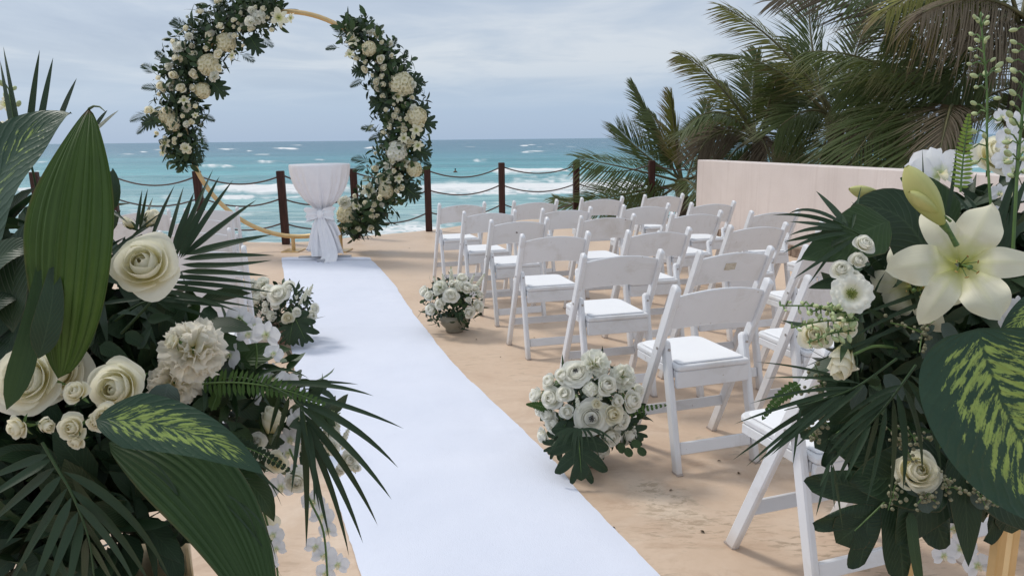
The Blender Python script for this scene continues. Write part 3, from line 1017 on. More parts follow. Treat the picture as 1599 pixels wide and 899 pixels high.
def chair_meshes():
    out = []
    for s_ in (-1, 1):
        x = s_ * 0.212
        g = beam(Geo(), (x, PB, 0), (x, PT, HZ), 0.046, 0.027, (1, 0, 0), 0.005, 0, (0, 0.016))
        out.append(('back_post', g, 'chair'))
        x2 = s_ * 0.185
        g = beam(Geo(), (x2, -0.178, 0), (x2, -0.045, 0.535), 0.044, 0.026, (1, 0, 0), 0.005, 0, (0, 0.018))
        out.append(('leg', g, 'chair'))
        out.append(('foot_cap', box(Geo(), (x, PB, 0.004), (0.029, 0.051, 0.008), 0.002), 'foot'))
        out.append(('foot_cap', box(Geo(), (x2, -0.178, 0.004), (0.028, 0.049, 0.008), 0.002), 'foot'))
        out.append(('bolt', tube(Geo(), [(x + s_ * 0.0125, -0.053, 0.505), (x + s_ * 0.0165, -0.053, 0.505)], 0.006, 8), 'bolt'))
        out.append(('bolt', tube(Geo(), [(x2, -0.075, 0.50), (x2, -0.083, 0.50)], 0.005, 8), 'bolt'))
    # backrest: a bowed slat with arched top and bottom edges
    nx, hw = 17, 0.2
    xs_ = np.linspace(-hw, hw, nx)
    q = 1 - (xs_ / hw) ** 2
    ztop, zbot = 0.735 + 0.030 * q, 0.585 + 0.016 * q
    rows_ = []
    for zz_, off in ((zbot, .006), (zbot, -.006), (zbot + .003, -.009), (ztop - .004, -.009), (ztop, -.005), (ztop, .005), (ztop - .004, .009), (zbot + .003, .009)):
        rows_.append(np.stack([xs_, py_(zz_) - 0.020 * q + off, zz_], -1))
    V = np.stack(rows_, 1)
    g = Geo().add(V, gfaces(nx, 8, True)[:, ::-1])
    g.add(V[0], [tuple(range(8))])
    g.add(V[-1], [tuple(range(8))[::-1]])
    out.append(('backrest', g, 'chair'))

    def plate(w, y0, y1, r, z0, z1, bev, rb=0.012):
        pts = []
        for cx, cy, rr, a0 in ((w / 2, y0, rb, -90), (w / 2, y1, r, 0), (-w / 2, y1, r, 90), (-w / 2, y0, rb, 180)):
            sx = 1 if cx > 0 else -1
            sy = 1 if cy == y1 else -1
            for k in range(6):
                a = R(a0 + 90 * k / 5)
                pts.append((cx - sx * rr + rr * math.cos(a), cy - sy * rr + rr * math.sin(a)))
        pts = np.array(pts)
        c = pts.mean(0)
        g = Geo()
        rings = []
        for sc_, zz_ in ((bev, z0), (0, z0 + bev), (0, z1 - bev), (bev * .4, z1 - bev * .3), (bev, z1)):
            d = pts - c
            rings.append(np.concatenate([c + d * (1 - sc_ / np.maximum(.05, np.abs(d))), np.full((len(pts), 1), zz_)], 1))
        V = np.array(rings)
        n_ = len(pts)
        g.add(V, gfaces(len(V), n_, True))
        g.add(V[0], [tuple(range(n_))[::-1]])
        g.add(V[-1], [tuple(range(n_))])
        return g
    out.append(('seat', plate(0.342, -0.130, 0.262, 0.05, 0.418, 0.442, 0.006), 'chair'))
    out.append(('seat_pad', plate(0.306, -0.110, 0.242, 0.045, 0.4415, 0.451, 0.004), 'pad'))
    g = box(Geo(), (0, -0.114, 0.381), (0.340, 0.020, 0.072), 0.003)
    out.append(('apron', g, 'chair'))
    for s_ in (-1, 1):
        out.append(('seat_rail', beam(Geo(), (s_ * 0.160, -0.10, 0.401), (s_ * 0.160, 0.225, 0.401), 0.020, 0.034, (0, 0, 1), 0.003), 'chair'))
    yz = py_(0.175)
    out.append(('stretcher', beam(Geo(), (-0.2, yz, 0.175), (0.2, yz, 0.175), 0.020, 0.046, (0, 0.4, 1), 0.003), 'chair'))
    out.append(('stretcher', beam(Geo(), (-0.168, -0.155, 0.098), (0.168, -0.155, 0.098), 0.020, 0.050, (0, 0.24, 1), 0.003), 'chair'))
    return [(n_, g.mesh(n_, M[m_], False), m_) for n_, g, m_ in out]


CH = chair_meshes()
CHAIR_YAW = R(16.5)                          # chairs face the sea along the aisle, left of the camera's heading
ROWDIR = np.array((math.cos(CHAIR_YAW), math.sin(CHAIR_YAW)))
proto_chair = None


def chair(xy, yaw, label, group):
    global proto_chair
    if proto_chair is None:
        o = thing('folding_chair', label, 'chair', (*xy, 0), group, yaw)
        for n_, me, _ in CH:
            link(n_, me, o)
        proto_chair = o
        return o
    o = proto_chair.copy()
    COL.objects.link(o)
    for ch in list(proto_chair.children):
        if ch.name.split('.')[0] in ('sticker', 'scuff'):
            continue
        c = ch.copy()
        COL.objects.link(c)
        c.parent = o
    o.location = (*xy, 0)
    o.rotation_euler = (0, 0, yaw)
    return tag(o, label, 'chair', group)


def by_knobs(Lk, Rk=None, yaw=None):
    """chair centre from where its post tops are seen"""
    y = CHAIR_YAW if yaw is None else yaw
    rd = np.array((math.cos(y), math.sin(y)))
    fd = np.array((-math.sin(y), math.cos(y)))
    c = []
    if Lk:
        c.append(Gz(*Lk, HZ)[:2] + rd * 0.212)
    if Rk:
        c.append(Gz(*Rk, HZ)[:2] - rd * 0.212)
    return np.mean(c, 0) - fd * PT


ROWN = ['front row', 'second row', 'third row', 'fourth row', 'fifth row', 'sixth row', 'back row']
COLN = ['beside the aisle', 'second from the aisle', 'third from the aisle', 'fourth from the aisle']
RIGHT_ROWS = [
    [((684, 317), (760, 315.6)), ((802, 314), (871, 311)), ((906, 309.5), (975, 305.6)), ((1004, 304), (1070.6, 302))],
    [((722.5, 329.5), (807.5, 327.5)), ((845, 325.6), (926, 322.5)), ((970.6, 320), (1049, 317)), ((1077, 316), (1151, 313.7))],
    [((763, 343), (860, 339.5)), ((903, 337.5), (995.6, 333)), ((1044, 331), (1134, 329)), ((1169, 328), (1254, 327))],
    [((811.6, 366), (924, 361)), ((976, 359), (1084, 355)), ((1134.5, 350.5), (1237.5, 348)), ((1285, 346), None)],
    [((907, 395), (1039.5, 390.6)), ((1088, 390.6), (1213, 385)), ((1261.5, 382.5), None)],
    [((1050, 445), (1210, 436)), ((1265.5, 430.5), None)],
]
GR = 'white folding chairs to the right of the aisle'
for r, row in enumerate(RIGHT_ROWS):
    for c, (a, b) in enumerate(row):
        yaw = CHAIR_YAW + R(random.uniform(-1.5, 1.5))
        lab = f'white folding chair {COLN[c]} in the {ROWN[r]} right of the aisle'
        if (r, c) == (4, 1):
            lab = 'white folding chair with a torn brown sticker on its backrest'
        if (r, c) == (2, 0):
            lab = 'white folding chair with a dark chip on its backrest, beside the aisle'
        if (r, c) == (5, 0):
            lab = 'white folding chair right behind the white rose bowl that touches the runner'
        o = chair(by_knobs(a, b, yaw), yaw, lab, GR)
        if (r, c) == (4, 1):
            g = Geo()
            xs_ = np.linspace(-0.058, 0.005, 6)
            V = np.stack([np.stack([xs_, np.array([py_(zz_) - 0.020 * (1 - (x / .2) ** 2) - 0.0107 for x in xs_]), np.full(6, zz_)], -1) for zz_ in (0.672, 0.684, 0.697, 0.709)])
            V[0, :, 2] += RNG.uniform(-.003, .003, 6)
            g.add(V, gfaces(4, 6))
            link('sticker', g.mesh('sticker', M['sticker']), o)
        if (r, c) in ((2, 0), (2, 1)):
            x, zz_ = ((-0.02, 0.685) if c == 0 else (0.14, 0.742))
            g = Geo()
            yb = py_(zz_) - 0.020 * (1 - (x / .2) ** 2) - 0.0105
            th = np.linspace(0, 2 * math.pi, 9)[:-1]
            rr = RNG.uniform(.5, 1.2, 8) * (0.011 if c == 0 else 0.006)
            g.add(np.stack([x + rr * np.cos(th) * .7, np.full(8, yb), zz_ + rr * np.sin(th)], -1), [tuple(range(8))])
            link('scuff', g.mesh('scuff', M['scuff']), o)
# the back row: from the front left foot
y7 = CHAIR_YAW + R(2.5)
rd, fd = np.array((math.cos(y7), math.sin(y7))), np.array((-math.sin(y7), math.cos(y7)))
c7 = Gz(1142, 851)[:2] + rd * 0.212 - fd * PB
chair(c7, y7, 'white folding chair in the back row half hidden by the tall right arrangement', GR)
chair(c7 + rd * 0.60 + fd * 0.02, y7 + R(1), 'white folding chair behind the gold stand, last in the back row', GR)
GL = 'white folding chairs to the left of the aisle'
LY = CHAIR_YAW
for r, (Lk, Rk) in enumerate([((284.6, 326), (374, 323)), ((260.6, 340.5), (368, 338)), ((246, 361), (360.5, 356)), (None, (380, 384)), (None, (372, 424))]):
    y = LY + R(random.uniform(-1.5, 1.5))
    c0 = by_knobs(Lk, Rk, y)
    rd = np.array((math.cos(y), math.sin(y)))
    chair(c0, y, f'white folding chair {COLN[0]} in the {ROWN[r]} left of the aisle', GL)
    if r < 2:
        chair(c0 - rd * 0.56, y, f'white folding chair {COLN[1]} in the {ROWN[r]} left of the aisle', GL)

# ------------------------------------------------------------------ flower shapes (unit size, axis +Z)


def rose_geo(n=24, seed=0, opn=1.0, nu=8, nv=9, sepals=True):
    rg = np.random.default_rng(seed)
    g = Geo()
    a = np.linspace(-1, 1, nv)[None]
    b = np.linspace(0, 1, nu)[:, None]
    for i in range(n):
        o = i / (n - 1)
        th = i * 2.39996 + rg.uniform(-.25, .25)
        rb = 0.05 + 0.13 * o
        rl = 0.10 + 0.90 * o ** 1.05 * (opn if o > .3 else 1)
        h = (0.86 + 0.16 * math.sin(math.pi * min(1, o * 1.25)) - 0.40 * o ** 2.4 * opn) * rg.uniform(.90, 1.05)
        hw = 2.1 - 1.15 * o ** 0.7
        bb = b * (1 - 0.16 * a ** 2 - 0.07 * a ** 4)
        wf = np.sin(math.pi / 2 * np.clip(b / .55, 0, 1)) ** .5
        ph = th + a * hw * (.42 + .58 * wf)
        r = rb + (rl - rb) * bb ** (.62 + .35 * o) + .17 * np.sin(math.pi * bb) * (1 - .6 * o)
        if o < .5:
            r = r * (1 - .82 * (1 - o / .5) * bb ** 2.2)
        # one side of each petal tucks under its neighbour
        r = r + .035 * a * (.4 + o)
        z = h * bb ** .88
        c = np.clip(bb - .70, 0, 1) / .30
        k1, k2 = rg.uniform(.04, .16), rg.uniform(.06, .24)
        r = r + k1 * o * c ** 2
        z = z - k2 * o * c ** 2
        w1, w2 = rg.uniform(0, 6, 2)
        z = z + .035 * np.sin(a * 4 + w1) * bb ** 3 * (.4 + o)
        r = r + .035 * np.sin(a * 5 + w2) * bb ** 3 * (.3 + o)
        V = np.stack([r * np.cos(ph), r * np.sin(ph), z + .04 * (1 - o)], -1)
        g.add(V, gfaces(nu, nv), np.stack(np.broadcast_arrays(b, (a + 1) / 2), -1), 0)
    if sepals:
        lathe(g, [(.02, -.30), (.05, -.28), (.10, -.12), (.16, -.03), (.14, .06)], 8, m=1)
        for k in range(5):
            th = k * 1.2566 + .3
            d = np.array((math.cos(th), math.sin(th), 0))
            leaf(g, d * .1 + (0, 0, -.02), d * .45 + (0, 0, -.02), d * .75 + (0, 0, -.2 + rg.uniform(-.1, .2)), .26, (0, 0, 1), 'lance', 5, 3, .2, m=1)
    return g


def bud_geo(seed=0):
    g = rose_geo(9, seed, .40, 7, 7, False)
    V = np.concatenate(g.V)
    g.V = [v * np.array((.62 / .5, .62 / .5, 1.55)) * .8 for v in g.V]
    rg = np.random.default_rng(seed)
    lathe(g, [(.03, -.5), (.06, -.4), (.16, -.12), (.24, .02), (.22, .12)], 9, m=1)
    for k in range(5):
        th = k * 1.2566
        d = np.array((math.cos(th), math.sin(th), 0))
        leaf(g, d * .2 + (0, 0, .0), d * .52 + (0, 0, .35), d * .50 + (0, 0, .85 + rg.uniform(-.2, .1)), .26, d, 'lance', 5, 3, .2, m=1)
    return g


def peony_geo(n=52, seed=0, nu=5, nv=6):
    rg = np.random.default_rng(seed)
    g = Geo()
    a = np.linspace(-1, 1, nv)[None]
    b = np.linspace(0, 1, nu)[:, None]
    for i in range(n):
        o = (i + .5) / n
        el = math.pi / 2 - math.acos(1 - 1.15 * o) if o < .87 else R(-12)
        th = i * 2.39996 + rg.uniform(-.3, .3)
        L = rg.uniform(.82, 1.05)
        ax = np.array((math.cos(th) * math.cos(el), math.sin(th) * math.cos(el), math.sin(el)))
        sd_ = nrm(np.cross((0, 0, 1), ax) if abs(ax[2]) < .97 else np.array((math.cos(th), math.sin(th), 0)))
        q = np.cross(ax, sd_)
        tw = rg.uniform(-.5, .5)
        sd2, q2 = sd_ * math.cos(tw) + q * math.sin(tw), q * math.cos(tw) - sd_ * math.sin(tw)
        w = rg.uniform(.26, .42) * (.25 + .75 * np.sin(math.pi * .5 * b) ** .8)
        w1, w2 = rg.uniform(0, 6, 2)
        ruf = b ** 2 * (.075 * np.sin(a * 7 + w1) + .05 * np.sin(a * 13 + w2))
        curl = .28 * b ** 2 * rg.uniform(-.2, 1)
        R_ = L * (.25 + .75 * b) * (1 - .10 * a ** 2 * b) + .04 * b * np.sin(a * 9 + w2)
        V = ax * R_[..., None] + sd2 * (a * w)[..., None] + q2 * (ruf + curl - .22 * a ** 2 * b)[..., None]
        V[..., 2] = V[..., 2] * .85 + .15
        g.add(V, gfaces(nu, nv), np.stack(np.broadcast_arrays(b, (a + 1) / 2), -1), 0)
    lathe(g, [(.03, -.35), (.12, -.2), (.25, -.05), (.2, .1)], 8, m=1)
    return g


def ranunculus_geo(seed=0):
    g = rose_geo(26, seed, 1.05, 6, 8, False)
    g.V = [v * np.array((1, 1, .62)) for v in g.V]
    g.M = [m for m in g.M]
    th = np.arange(40) * 2.4
    for k in range(16):
        r = .10 * math.sqrt(k / 16)
        lathe(g, [(.004, .50), (.03, .51), (.03, .575), (.004, .59)], 5, (r * 1.6 * math.cos(th[k]), r * 1.6 * math.sin(th[k]), 0), 1)
    return g


def lisi_geo(seed=0):
    """open ruffled bell with a broad heart"""
    rg = np.random.default_rng(seed)
    g = Geo()
    a = np.linspace(-1, 1, 13)[None]
    b = np.linspace(0, 1, 9)[:, None]
    for ring, (n, rl, z1) in enumerate(((5, 1.0, .36), (5, .80, .50))):
        for i in range(n):
            th = i * 2 * math.pi / n + ring * .63 + rg.uniform(-.1, .1)
            ph = th + a * .78 * (.35 + .65 * np.sin(b * 1.57) ** .6)
            w1 = rg.uniform(0, 6)
            r = .10 + (rl - .10) * b ** .75 * (1 - .07 * a ** 2) + .05 * b ** 3 * np.sin(a * 9 + w1)
            z = z1 * np.sin(b * 1.5) + .07 * b ** 3 * np.sin(a * 8 + w1 + 1) - .12 * b ** 4
            g.add(np.stack([r * np.cos(ph), r * np.sin(ph), z], -1), gfaces(9, 13), np.stack(np.broadcast_arrays(b, (a + 1) / 2), -1), 0)
    for k in range(34):
        r = .24 * math.sqrt((k + .5) / 34)
        t = k * 2.4
        c = np.array((r * math.cos(t), r * math.sin(t), 0))
        tube(g, [c * .6, c + (0, 0, .20), c * 1.1 + (0, 0, .33 - r * .4)], [.02, .022, .03], 5, 1)
    return g


def floret(g, pos, z, s, n=4, m=0, roll=None, rg=None, cup=.22):
    rg = rg or np.random.default_rng(3)
    Mx = orient(pos, z, s, rg.uniform(0, 6) if roll is None else roll)
    q = Geo()
    for k in range(n):
        th = k * 2 * math.pi / n
        d = np.array((math.cos(th), math.sin(th), 0))
        leaf(q, d * .06, d * .5 + (0, 0, cup * .6), d * 1.0 + (0, 0, cup * rg.uniform(.1, 1)), 1.05 if n == 4 else .8, (0, 0, 1), 'petal', 4, 4 if n == 4 else 3, .1, m=m)
    return g.merge(q, Mx)


def hyd_geo(n=64, seed=0):
    rg = np.random.default_rng(seed)
    g = Geo()
    for i in range(n):
        o = (i + .5) / n * .72
        el = math.asin(1 - 2 * o)
        th = i * 2.39996
        d = np.array((math.cos(th) * math.cos(el), math.sin(th) * math.cos(el), math.sin(el)))
        floret(g, d * rg.uniform(.80, .95) * (1, 1, .82), nrm(d + rg.normal(0, .15, 3)), rg.uniform(.29, .38), 4, 0, None, rg)
    return g


def orchid_geo(seed=0):
    rg = np.random.default_rng(seed)
    g = Geo()
    for k, (ang, w, L) in enumerate(((90, .55, 1.0), (210, .55, .95), (330, .55, .95), (22, 1.10, .95), (158, 1.10, .95))):
        d = np.array((math.cos(R(ang)), math.sin(R(ang)), 0))
        zt = rg.uniform(-.12, .16)
        leaf(g, d * .04 + (0, 0, .02 * (k > 2)), d * .5 + (0, 0, .16), d * L + (0, 0, zt), w, (0, 0, 1), 'petal', 8, 7, -.12, wave=.03, m=0)
    d = np.array((0, -1, 0))
    leaf(g, (0, 0, .03), (0, -.12, .28), (0, -.34, .20), .26, (0, .3, 1), 'petal', 6, 5, .5, m=1)
    for sx in (-1, 1):
        leaf(g, (0, -.02, .03), (sx * .16, -.05, .22), (sx * .12, .02, .30), .16, (sx, 0, .3), 'petal', 5, 3, .2, m=1)
    return g


def lily_geo(seed=0, nu=20, nv=13):
    rg = np.random.default_rng(seed)
    g = Geo()
    for k in range(6):
        inner = k % 2
        th = R(60 * k) + rg.uniform(-.08, .08)
        d = np.array((math.cos(th), math.sin(th), 0))
        tz = rg.uniform(.0, .36) - .14 * (1 - inner)
        leaf(g, d * .04 + (0, 0, -.05), d * rg.uniform(.42, .5) + (0, 0, .66), d * rg.uniform(.96, 1.12) + (0, 0, tz), (.92 if inner else .68), (0, 0, 1) + d * -.2, 'tepal', nu, nv, -.20, wave=.06 if inner else .03, roll=rg.uniform(-.3, .3), m=0)
    for k in range(6):
        th = R(60 * k + 25)
        d = np.array((math.cos(th), math.sin(th), 0)) * .20 + np.array((.05, -.12, 0))
        e = d * .8 + (0, 0, .50)
        tube(g, [(0, 0, 0), d * .35 + (0, 0, .28), e], .008, 5, 1)
        s_ = nrm((-d[1], d[0], .2))
        tube(g, [e - s_ * .03, e + (0, 0, .006), e + s_ * .03], [.007, .013, .007], 6, 2)
    tube(g, [(0, 0, 0), (.02, -.05, .35), (.06, -.12, .62)], [.018, .015, .013], 6, 1)
    lathe(g, [(.015, -.03), (.045, 0), (.04, .03), (.01, .04)], 7, (.06, -.12, .615), 1)
    return g


def lilybud_geo(seed=0):
    n, k = 18, 14
    t = np.linspace(0, 1, k)[:, None]
    th = np.arange(n)[None] * 2 * math.pi / n
    r = .165 * np.sin(math.pi * (t * .93 + .045)) ** .75 * (.75 + .5 * t) * (1 + .10 * np.cos(3 * th) + .035 * np.cos(6 * th))
    V = np.stack([r * np.cos(th), r * np.sin(th), np.broadcast_to(t, r.shape)], -1)
    g = Geo().add(V, gfaces(k, n, True), np.stack(np.broadcast_arrays(t, (np.cos(3 * th) + 1) / 4), -1), 0)
    tube(g, [(0, 0, -.35), (.02, 0, -.15), (0, 0, .03)], [.035, .03, .05], 6, 1)
    return g


def stock_geo(n=30, seed=0, bud=False):
    """a spike of small blossoms along +Z, height 1"""
    rg = np.random.default_rng(seed)
    g = Geo()
    tube(g, [(0, 0, -.3), (.01, 0, .4), (0, 0, 1)], [.02, .016, .008], 5, 1)
    for i in range(n):
        t = i / n
        th = i * 2.4
        d = nrm((math.cos(th), math.sin(th), .35 + .8 * t))
        r = (.16 - .10 * t)
        c = np.array((0, 0, .05 + .92 * t)) + d * r * .7
        if bud or t > .8:
            q = lathe(Geo(), [(.01, -.05), (.028, -.02), (.03, .02), (.012, .055)], 6)
            g.merge(q, orient(c, d, 1.0 - .4 * t), 2)
        else:
            floret(g, c, nrm(d + rg.normal(0, .2, 3)), .10 * (1.15 - .5 * t), 5, 0, None, rg, .4)
            floret(g, c + d * .015, nrm(d + rg.normal(0, .3, 3)), .065 * (1.15 - .5 * t), 4, 0, None, rg, .6)
    return g


def feather(g, base, ctrl, tip, N0, n, L, prof='lance', w=0.1, a0=65, a1=28, droop=0.0, m=0, mr=1, rr=0.01, nu=5, jit=0.12, start=.10, lenf=None, fold=.2, curl=0.0, rg=None, nv=3, wind=None):
    """a pinnate leaf: mid rib and paired leaflets"""
    rg = rg or RNG
    b, c, e = (np.asarray(x, float) for x in (base, ctrl, tip))
    ts = np.linspace(0, 1, 12)[:, None]
    P = (1 - ts) ** 2 * b + 2 * ts * (1 - ts) * c + ts ** 2 * e
    if rr:
        tube(g, P, np.linspace(rr, rr * .25, 12), 5, mr, False)
    lenf = lenf or (lambda t: math.sin(math.pi * (0.12 + 0.86 * t) ** .8) ** .6)
    for i in range(n):
        t = start + (1 - start) * (i + .5) / n
        p = (1 - t) ** 2 * b + 2 * t * (1 - t) * c + t * t * e
        T = nrm(2 * (1 - t) * (c - b) + 2 * t * (e - c))
        S = nrm(np.cross(T, N0))
        Q = np.cross(S, T)
        for sg in (-1, 1):
            al = R(a0 + (a1 - a0) * t) * rg.uniform(1 - jit, 1 + jit)
            d = T * math.cos(al) + S * sg * math.sin(al) + Q * rg.uniform(-.1, .25) * jit * 4
            ln = L * lenf(t) * rg.uniform(1 - jit, 1 + jit * .5)
            q = p + d * ln
            mid = p + d * ln * .5 + Q * ln * .04
            q[2] -= droop * ln * rg.uniform(.6, 1.4)
            mid[2] -= droop * ln * .2
            if wind is not None:
                q += wind * ln * rg.uniform(.5, 1.5)
                mid += wind * ln * .15
            if curl:
                q += T * curl * ln
            leaf(g, p, mid, q, w, Q + S * sg * .3, prof, nu, nv, fold, m=m)
    return g


def monstera_geo(seed=0, lobes=6, cut=.55, nu=9, nv=5):
    """split leaf in the XY plane: base at the origin, tip at +Y, length 1, slightly cupped"""
    rg = np.random.default_rng(seed)
    g = Geo()

    def out_r(t):
        return .52 * math.sin(math.pi * (t * .88 + .10)) ** .65
    for sg in (-1, 1):
        for k in range(lobes):
            t0, t1 = k / lobes, (k + 1) / lobes
            m0, m1 = t0 * .86, t1 * .86
            ang = R(112 - 82 * (k + .5) / lobes)
            d = np.array((sg * math.sin(ang), math.cos(ang)))
            Lb = (out_r((k + .5) / lobes) + .06) * rg.uniform(.95, 1.08) * (1.12 if k == 0 else 1)
            s_ = np.linspace(0, 1, nu)[:, None]
            x = np.linspace(0, 1, nv)[None]
            gap = np.clip((s_ - (1 - cut)) / cut, 0, 1) ** .6 * .20 + .004
            endr = np.clip(1 - s_ ** 7 * .55, 0, 1)
            cw = (.5 + (x - .5) * (1 - gap) * endr)
            base_y = m0 + (m1 - m0) * x
            spread = 1 + .80 * s_ ** .8
            X = d[0] * Lb * s_ * (1 - .10 * (2 * x - 1) ** 2)
            Y = (m0 + m1) / 2 + (m1 - m0) * (cw - .5) * spread + d[1] * Lb * s_ * (1 - .10 * (2 * x - 1) ** 2) + .10 * s_ ** 2 * (1 - t0)
            Z = -.30 * (np.abs(X)) ** 1.6 - .25 * np.clip(Y - .3, 0, 1) ** 2 + .03 * np.sin(6.28 * x) * s_ + .05 * np.sqrt(np.abs(X) + .001)
            V = np.stack([X, Y, Z], -1)
            F = gfaces(nu, nv) if sg < 0 else gfaces(nu, nv)[:, ::-1]
            g.add(V, F, np.stack(np.broadcast_arrays(s_ * .9, x), -1), 0)
    leaf(g, (0, .80, -.06), (0, .93, -.08), (0, 1.04, -.16), .30, (0, 0, 1), 'broad', 5, 3, .1)
    tube(g, [(0, -.35, -.10), (0, -.1, .012), (0, .3, .03), (0, .9, -.05)], [.016, .018, .014, .004], 5, 1)
    return g


def scatter(g, tmpl, P, Dv, S, rg, m=None):
    """copies of one small shape, vectorised: positions, outward directions (+Z of the shape), sizes"""
    V0 = np.concatenate(tmpl.V)
    U0 = np.concatenate(tmpl.U)
    L0, C0, M0 = np.concatenate(tmpl.L), np.concatenate(tmpl.C), np.concatenate(tmpl.M)
    Z_ = Dv / np.maximum(1e-9, np.linalg.norm(Dv, axis=1))[:, None]
    A_ = rg.normal(0, 1, Z_.shape)
    X_ = np.cross(A_, Z_)
    X_ /= np.maximum(1e-9, np.linalg.norm(X_, axis=1))[:, None]
    Y_ = np.cross(Z_, X_)
    V = P[:, None] + S[:, None, None] * (V0[None, :, 0, None] * X_[:, None] + V0[None, :, 1, None] * Y_[:, None] + V0[None, :, 2, None] * Z_[:, None])
    k = len(P)
    g.V.append(V.reshape(-1, 3))
    g.U.append(np.tile(U0, (k, 1)))
    off = (np.arange(k) * len(V0))[:, None]
    g.L.append((L0[None] + off).ravel() + g.n)
    g.C.append(np.tile(C0, k))
    mm = np.tile(M0, k)
    g.M.append(mm if m is None else np.full(len(mm), m, int))
    g.n += V.shape[0] * V.shape[1]
    return g


def leaf_tmpl(prof='broad', w=.45, nu=5, nv=3, lift=.5, fold=.2):
    return leaf(Geo(), (0, 0, 0), (.5, 0, lift * .8), (1, 0, lift), w, (0, 0, 1), prof, nu, nv, fold)


FL = {}
for k in range(4):
    FL['rose', k] = rose_geo((17, 19, 16, 20)[k], 100 + k, (.98, .9, .84, 1.05)[k], 11, 13).mesh('rose', [M['rose'], M['stem']])
    FL['rose_small', k] = rose_geo((16, 14, 17, 13)[k], 200 + k, (.95, .78, 1.0, .66)[k], 8, 9).mesh('rose', [M['rose_w'], M['stem']])
    FL['rose_ivory', k] = rose_geo(12, 300 + k, (.9, .75, 1.0, .85)[k], 7, 7).mesh('spray_rose', [M['rose_y'], M['stem']])
    FL['rose_low', k] = rose_geo(11, 400 + k, (.9, .7, .8, .6)[k], 6, 6, False).mesh('rose', [M['rose'], M['stem']])
for k in range(2):
    FL['peony', k] = peony_geo(56, 5 + k, 7, 9).mesh('peony', [M['peony'], M['stem']])
    FL['peony_low', k] = peony_geo(40, 15 + k, 4, 5).mesh('carnation', [M['hyd_w'], M['stem']])
    FL['hyd', k] = hyd_geo(66, k).mesh('hydrangea', [M['hyd']])
    FL['hyd_w', k] = hyd_geo(66, 10 + k).mesh('hydrangea', [M['hyd_w']])
    FL['lily', k] = lily_geo(30 + k).mesh('lily', [M['lily'], M['stem'], M['anther']])
    FL['lily_low', k] = lily_geo(40 + k, 7, 5).mesh('lily', [M['lily'], M['stem'], M['anther']])
    FL['bud', k] = bud_geo(50 + k).mesh('rosebud', [M['rose'], M['leaf_mid']])
    FL['orchid', k] = orchid_geo(60 + k).mesh('orchid_blossom', [M['orchid'], M['hyd']])
    FL['stock', k] = stock_geo(34, 70 + k).mesh('stock_spike', [M['hyd_w'], M['stem'], M['bud']])
    FL['monstera', k] = monstera_geo(80 + k, (6, 4)[k], (.55, .42)[k]).mesh('monstera_leaf', [M['leaf_dark'], M['stem']])
FL['ranunculus', 0] = ranunculus_geo(3).mesh('ranunculus', [M['rose_w'], M['dark_heart']])
FL['lisi', 0] = lisi_geo(4).mesh('lisianthus', [M['rose_w'], M['heart']])
FL['lilybud', 0] = lilybud_geo().mesh('lily_bud', [M['lilybud'], M['stem']])
TML = {'broad': leaf_tmpl('broad', .45), 'lance': leaf_tmpl('lance', .16, 5, 3, .4), 'round': leaf_tmpl('round', .8, 5, 3, .3, .1)}


def flower(parent, kind, pos, d, size, k=None, roll=None, name=None, label=None):
    ks = [x for x in FL if x[0] == kind]
    me = FL[kind, k if k is not None else random.randrange(len(ks))]
    return place(name or me.name.split('.')[0], me, parent, pos, d, size, random.uniform(0, 6.28) if roll is None else roll, label)


def leaf_part(name, parent, mat, base, tip, width, N0=None, ctrl=None, sag=0.0, label=None, **kw):
    base, tip = np.asarray(base, float), np.asarray(tip, float)
    if ctrl is None:
        ctrl = (base + tip) / 2 + np.array((0, 0, sag))
    N0 = D(0, .25, 1) if N0 is None else N0
    return part(name, leaf(Geo(), base, ctrl, tip, width, N0, **kw), M[mat], parent, True, label)


# ------------------------------------------------------------------ the ring arch and its garlands
RC = W(455, 199, 9.0)
RR = 1.335
RY = R(-4)
rx, rz = np.array((math.cos(RY), math.sin(RY), 0)), np.array((0, 0, 1.0))
rn = np.array((math.sin(RY), -math.cos(RY), 0))          # towards the chairs
arch = thing('ring_arch', 'round gold metal wedding arch ring standing at the end of the runner', 'arch', (RC[0], RC[1], 0))
th = np.linspace(0, 2 * math.pi, 97)[:-1]
g = Geo()
n = len(th)
ph = np.arange(10) * 2 * math.pi / 10
rad = np.cos(th)[:, None] * rx + np.sin(th)[:, None] * rz
V = RC + rad[:, None] * (RR + .028 * np.cos(ph))[None, :, None] + rn * (.028 * np.sin(ph))[None, :, None]
Fq = np.array([(i * 10 + j, ((i + 1) % n) * 10 + j, ((i + 1) % n) * 10 + (j + 1) % 10, i * 10 + (j + 1) % 10) for i in range(n) for j in range(10)])
g.add(V, Fq)
part('ring_hoop', g, M['gold'], arch)
for px, py in ((441, 399), (532, 392)):
    f_ = Gz(px, py)
    u = (f_ - RC) @ rx
    f_ = RC + rx * u
    zt = RC[2] - math.sqrt(max(.01, RR ** 2 - u ** 2))
    f_[2] = 0
    part('upright', tube(Geo(), [(f_[0], f_[1], .012), (f_[0], f_[1], zt)], 0.024, 10), M['gold'], arch)
    part('base_plate', box(Geo(), (f_[0], f_[1], .007), (0.22, 0.30, 0.012), .003, 0, RY), M['gold'], arch, False)


def ringpt(px, py, off):
    """point in front of the ring plane by off metres, on the line of sight to a pixel"""
    d = W(px, py, 1.0) - CAMP
    t = ((RC + rn * off - CAMP) @ rn) / (d @ rn)
    return CAMP + d * t


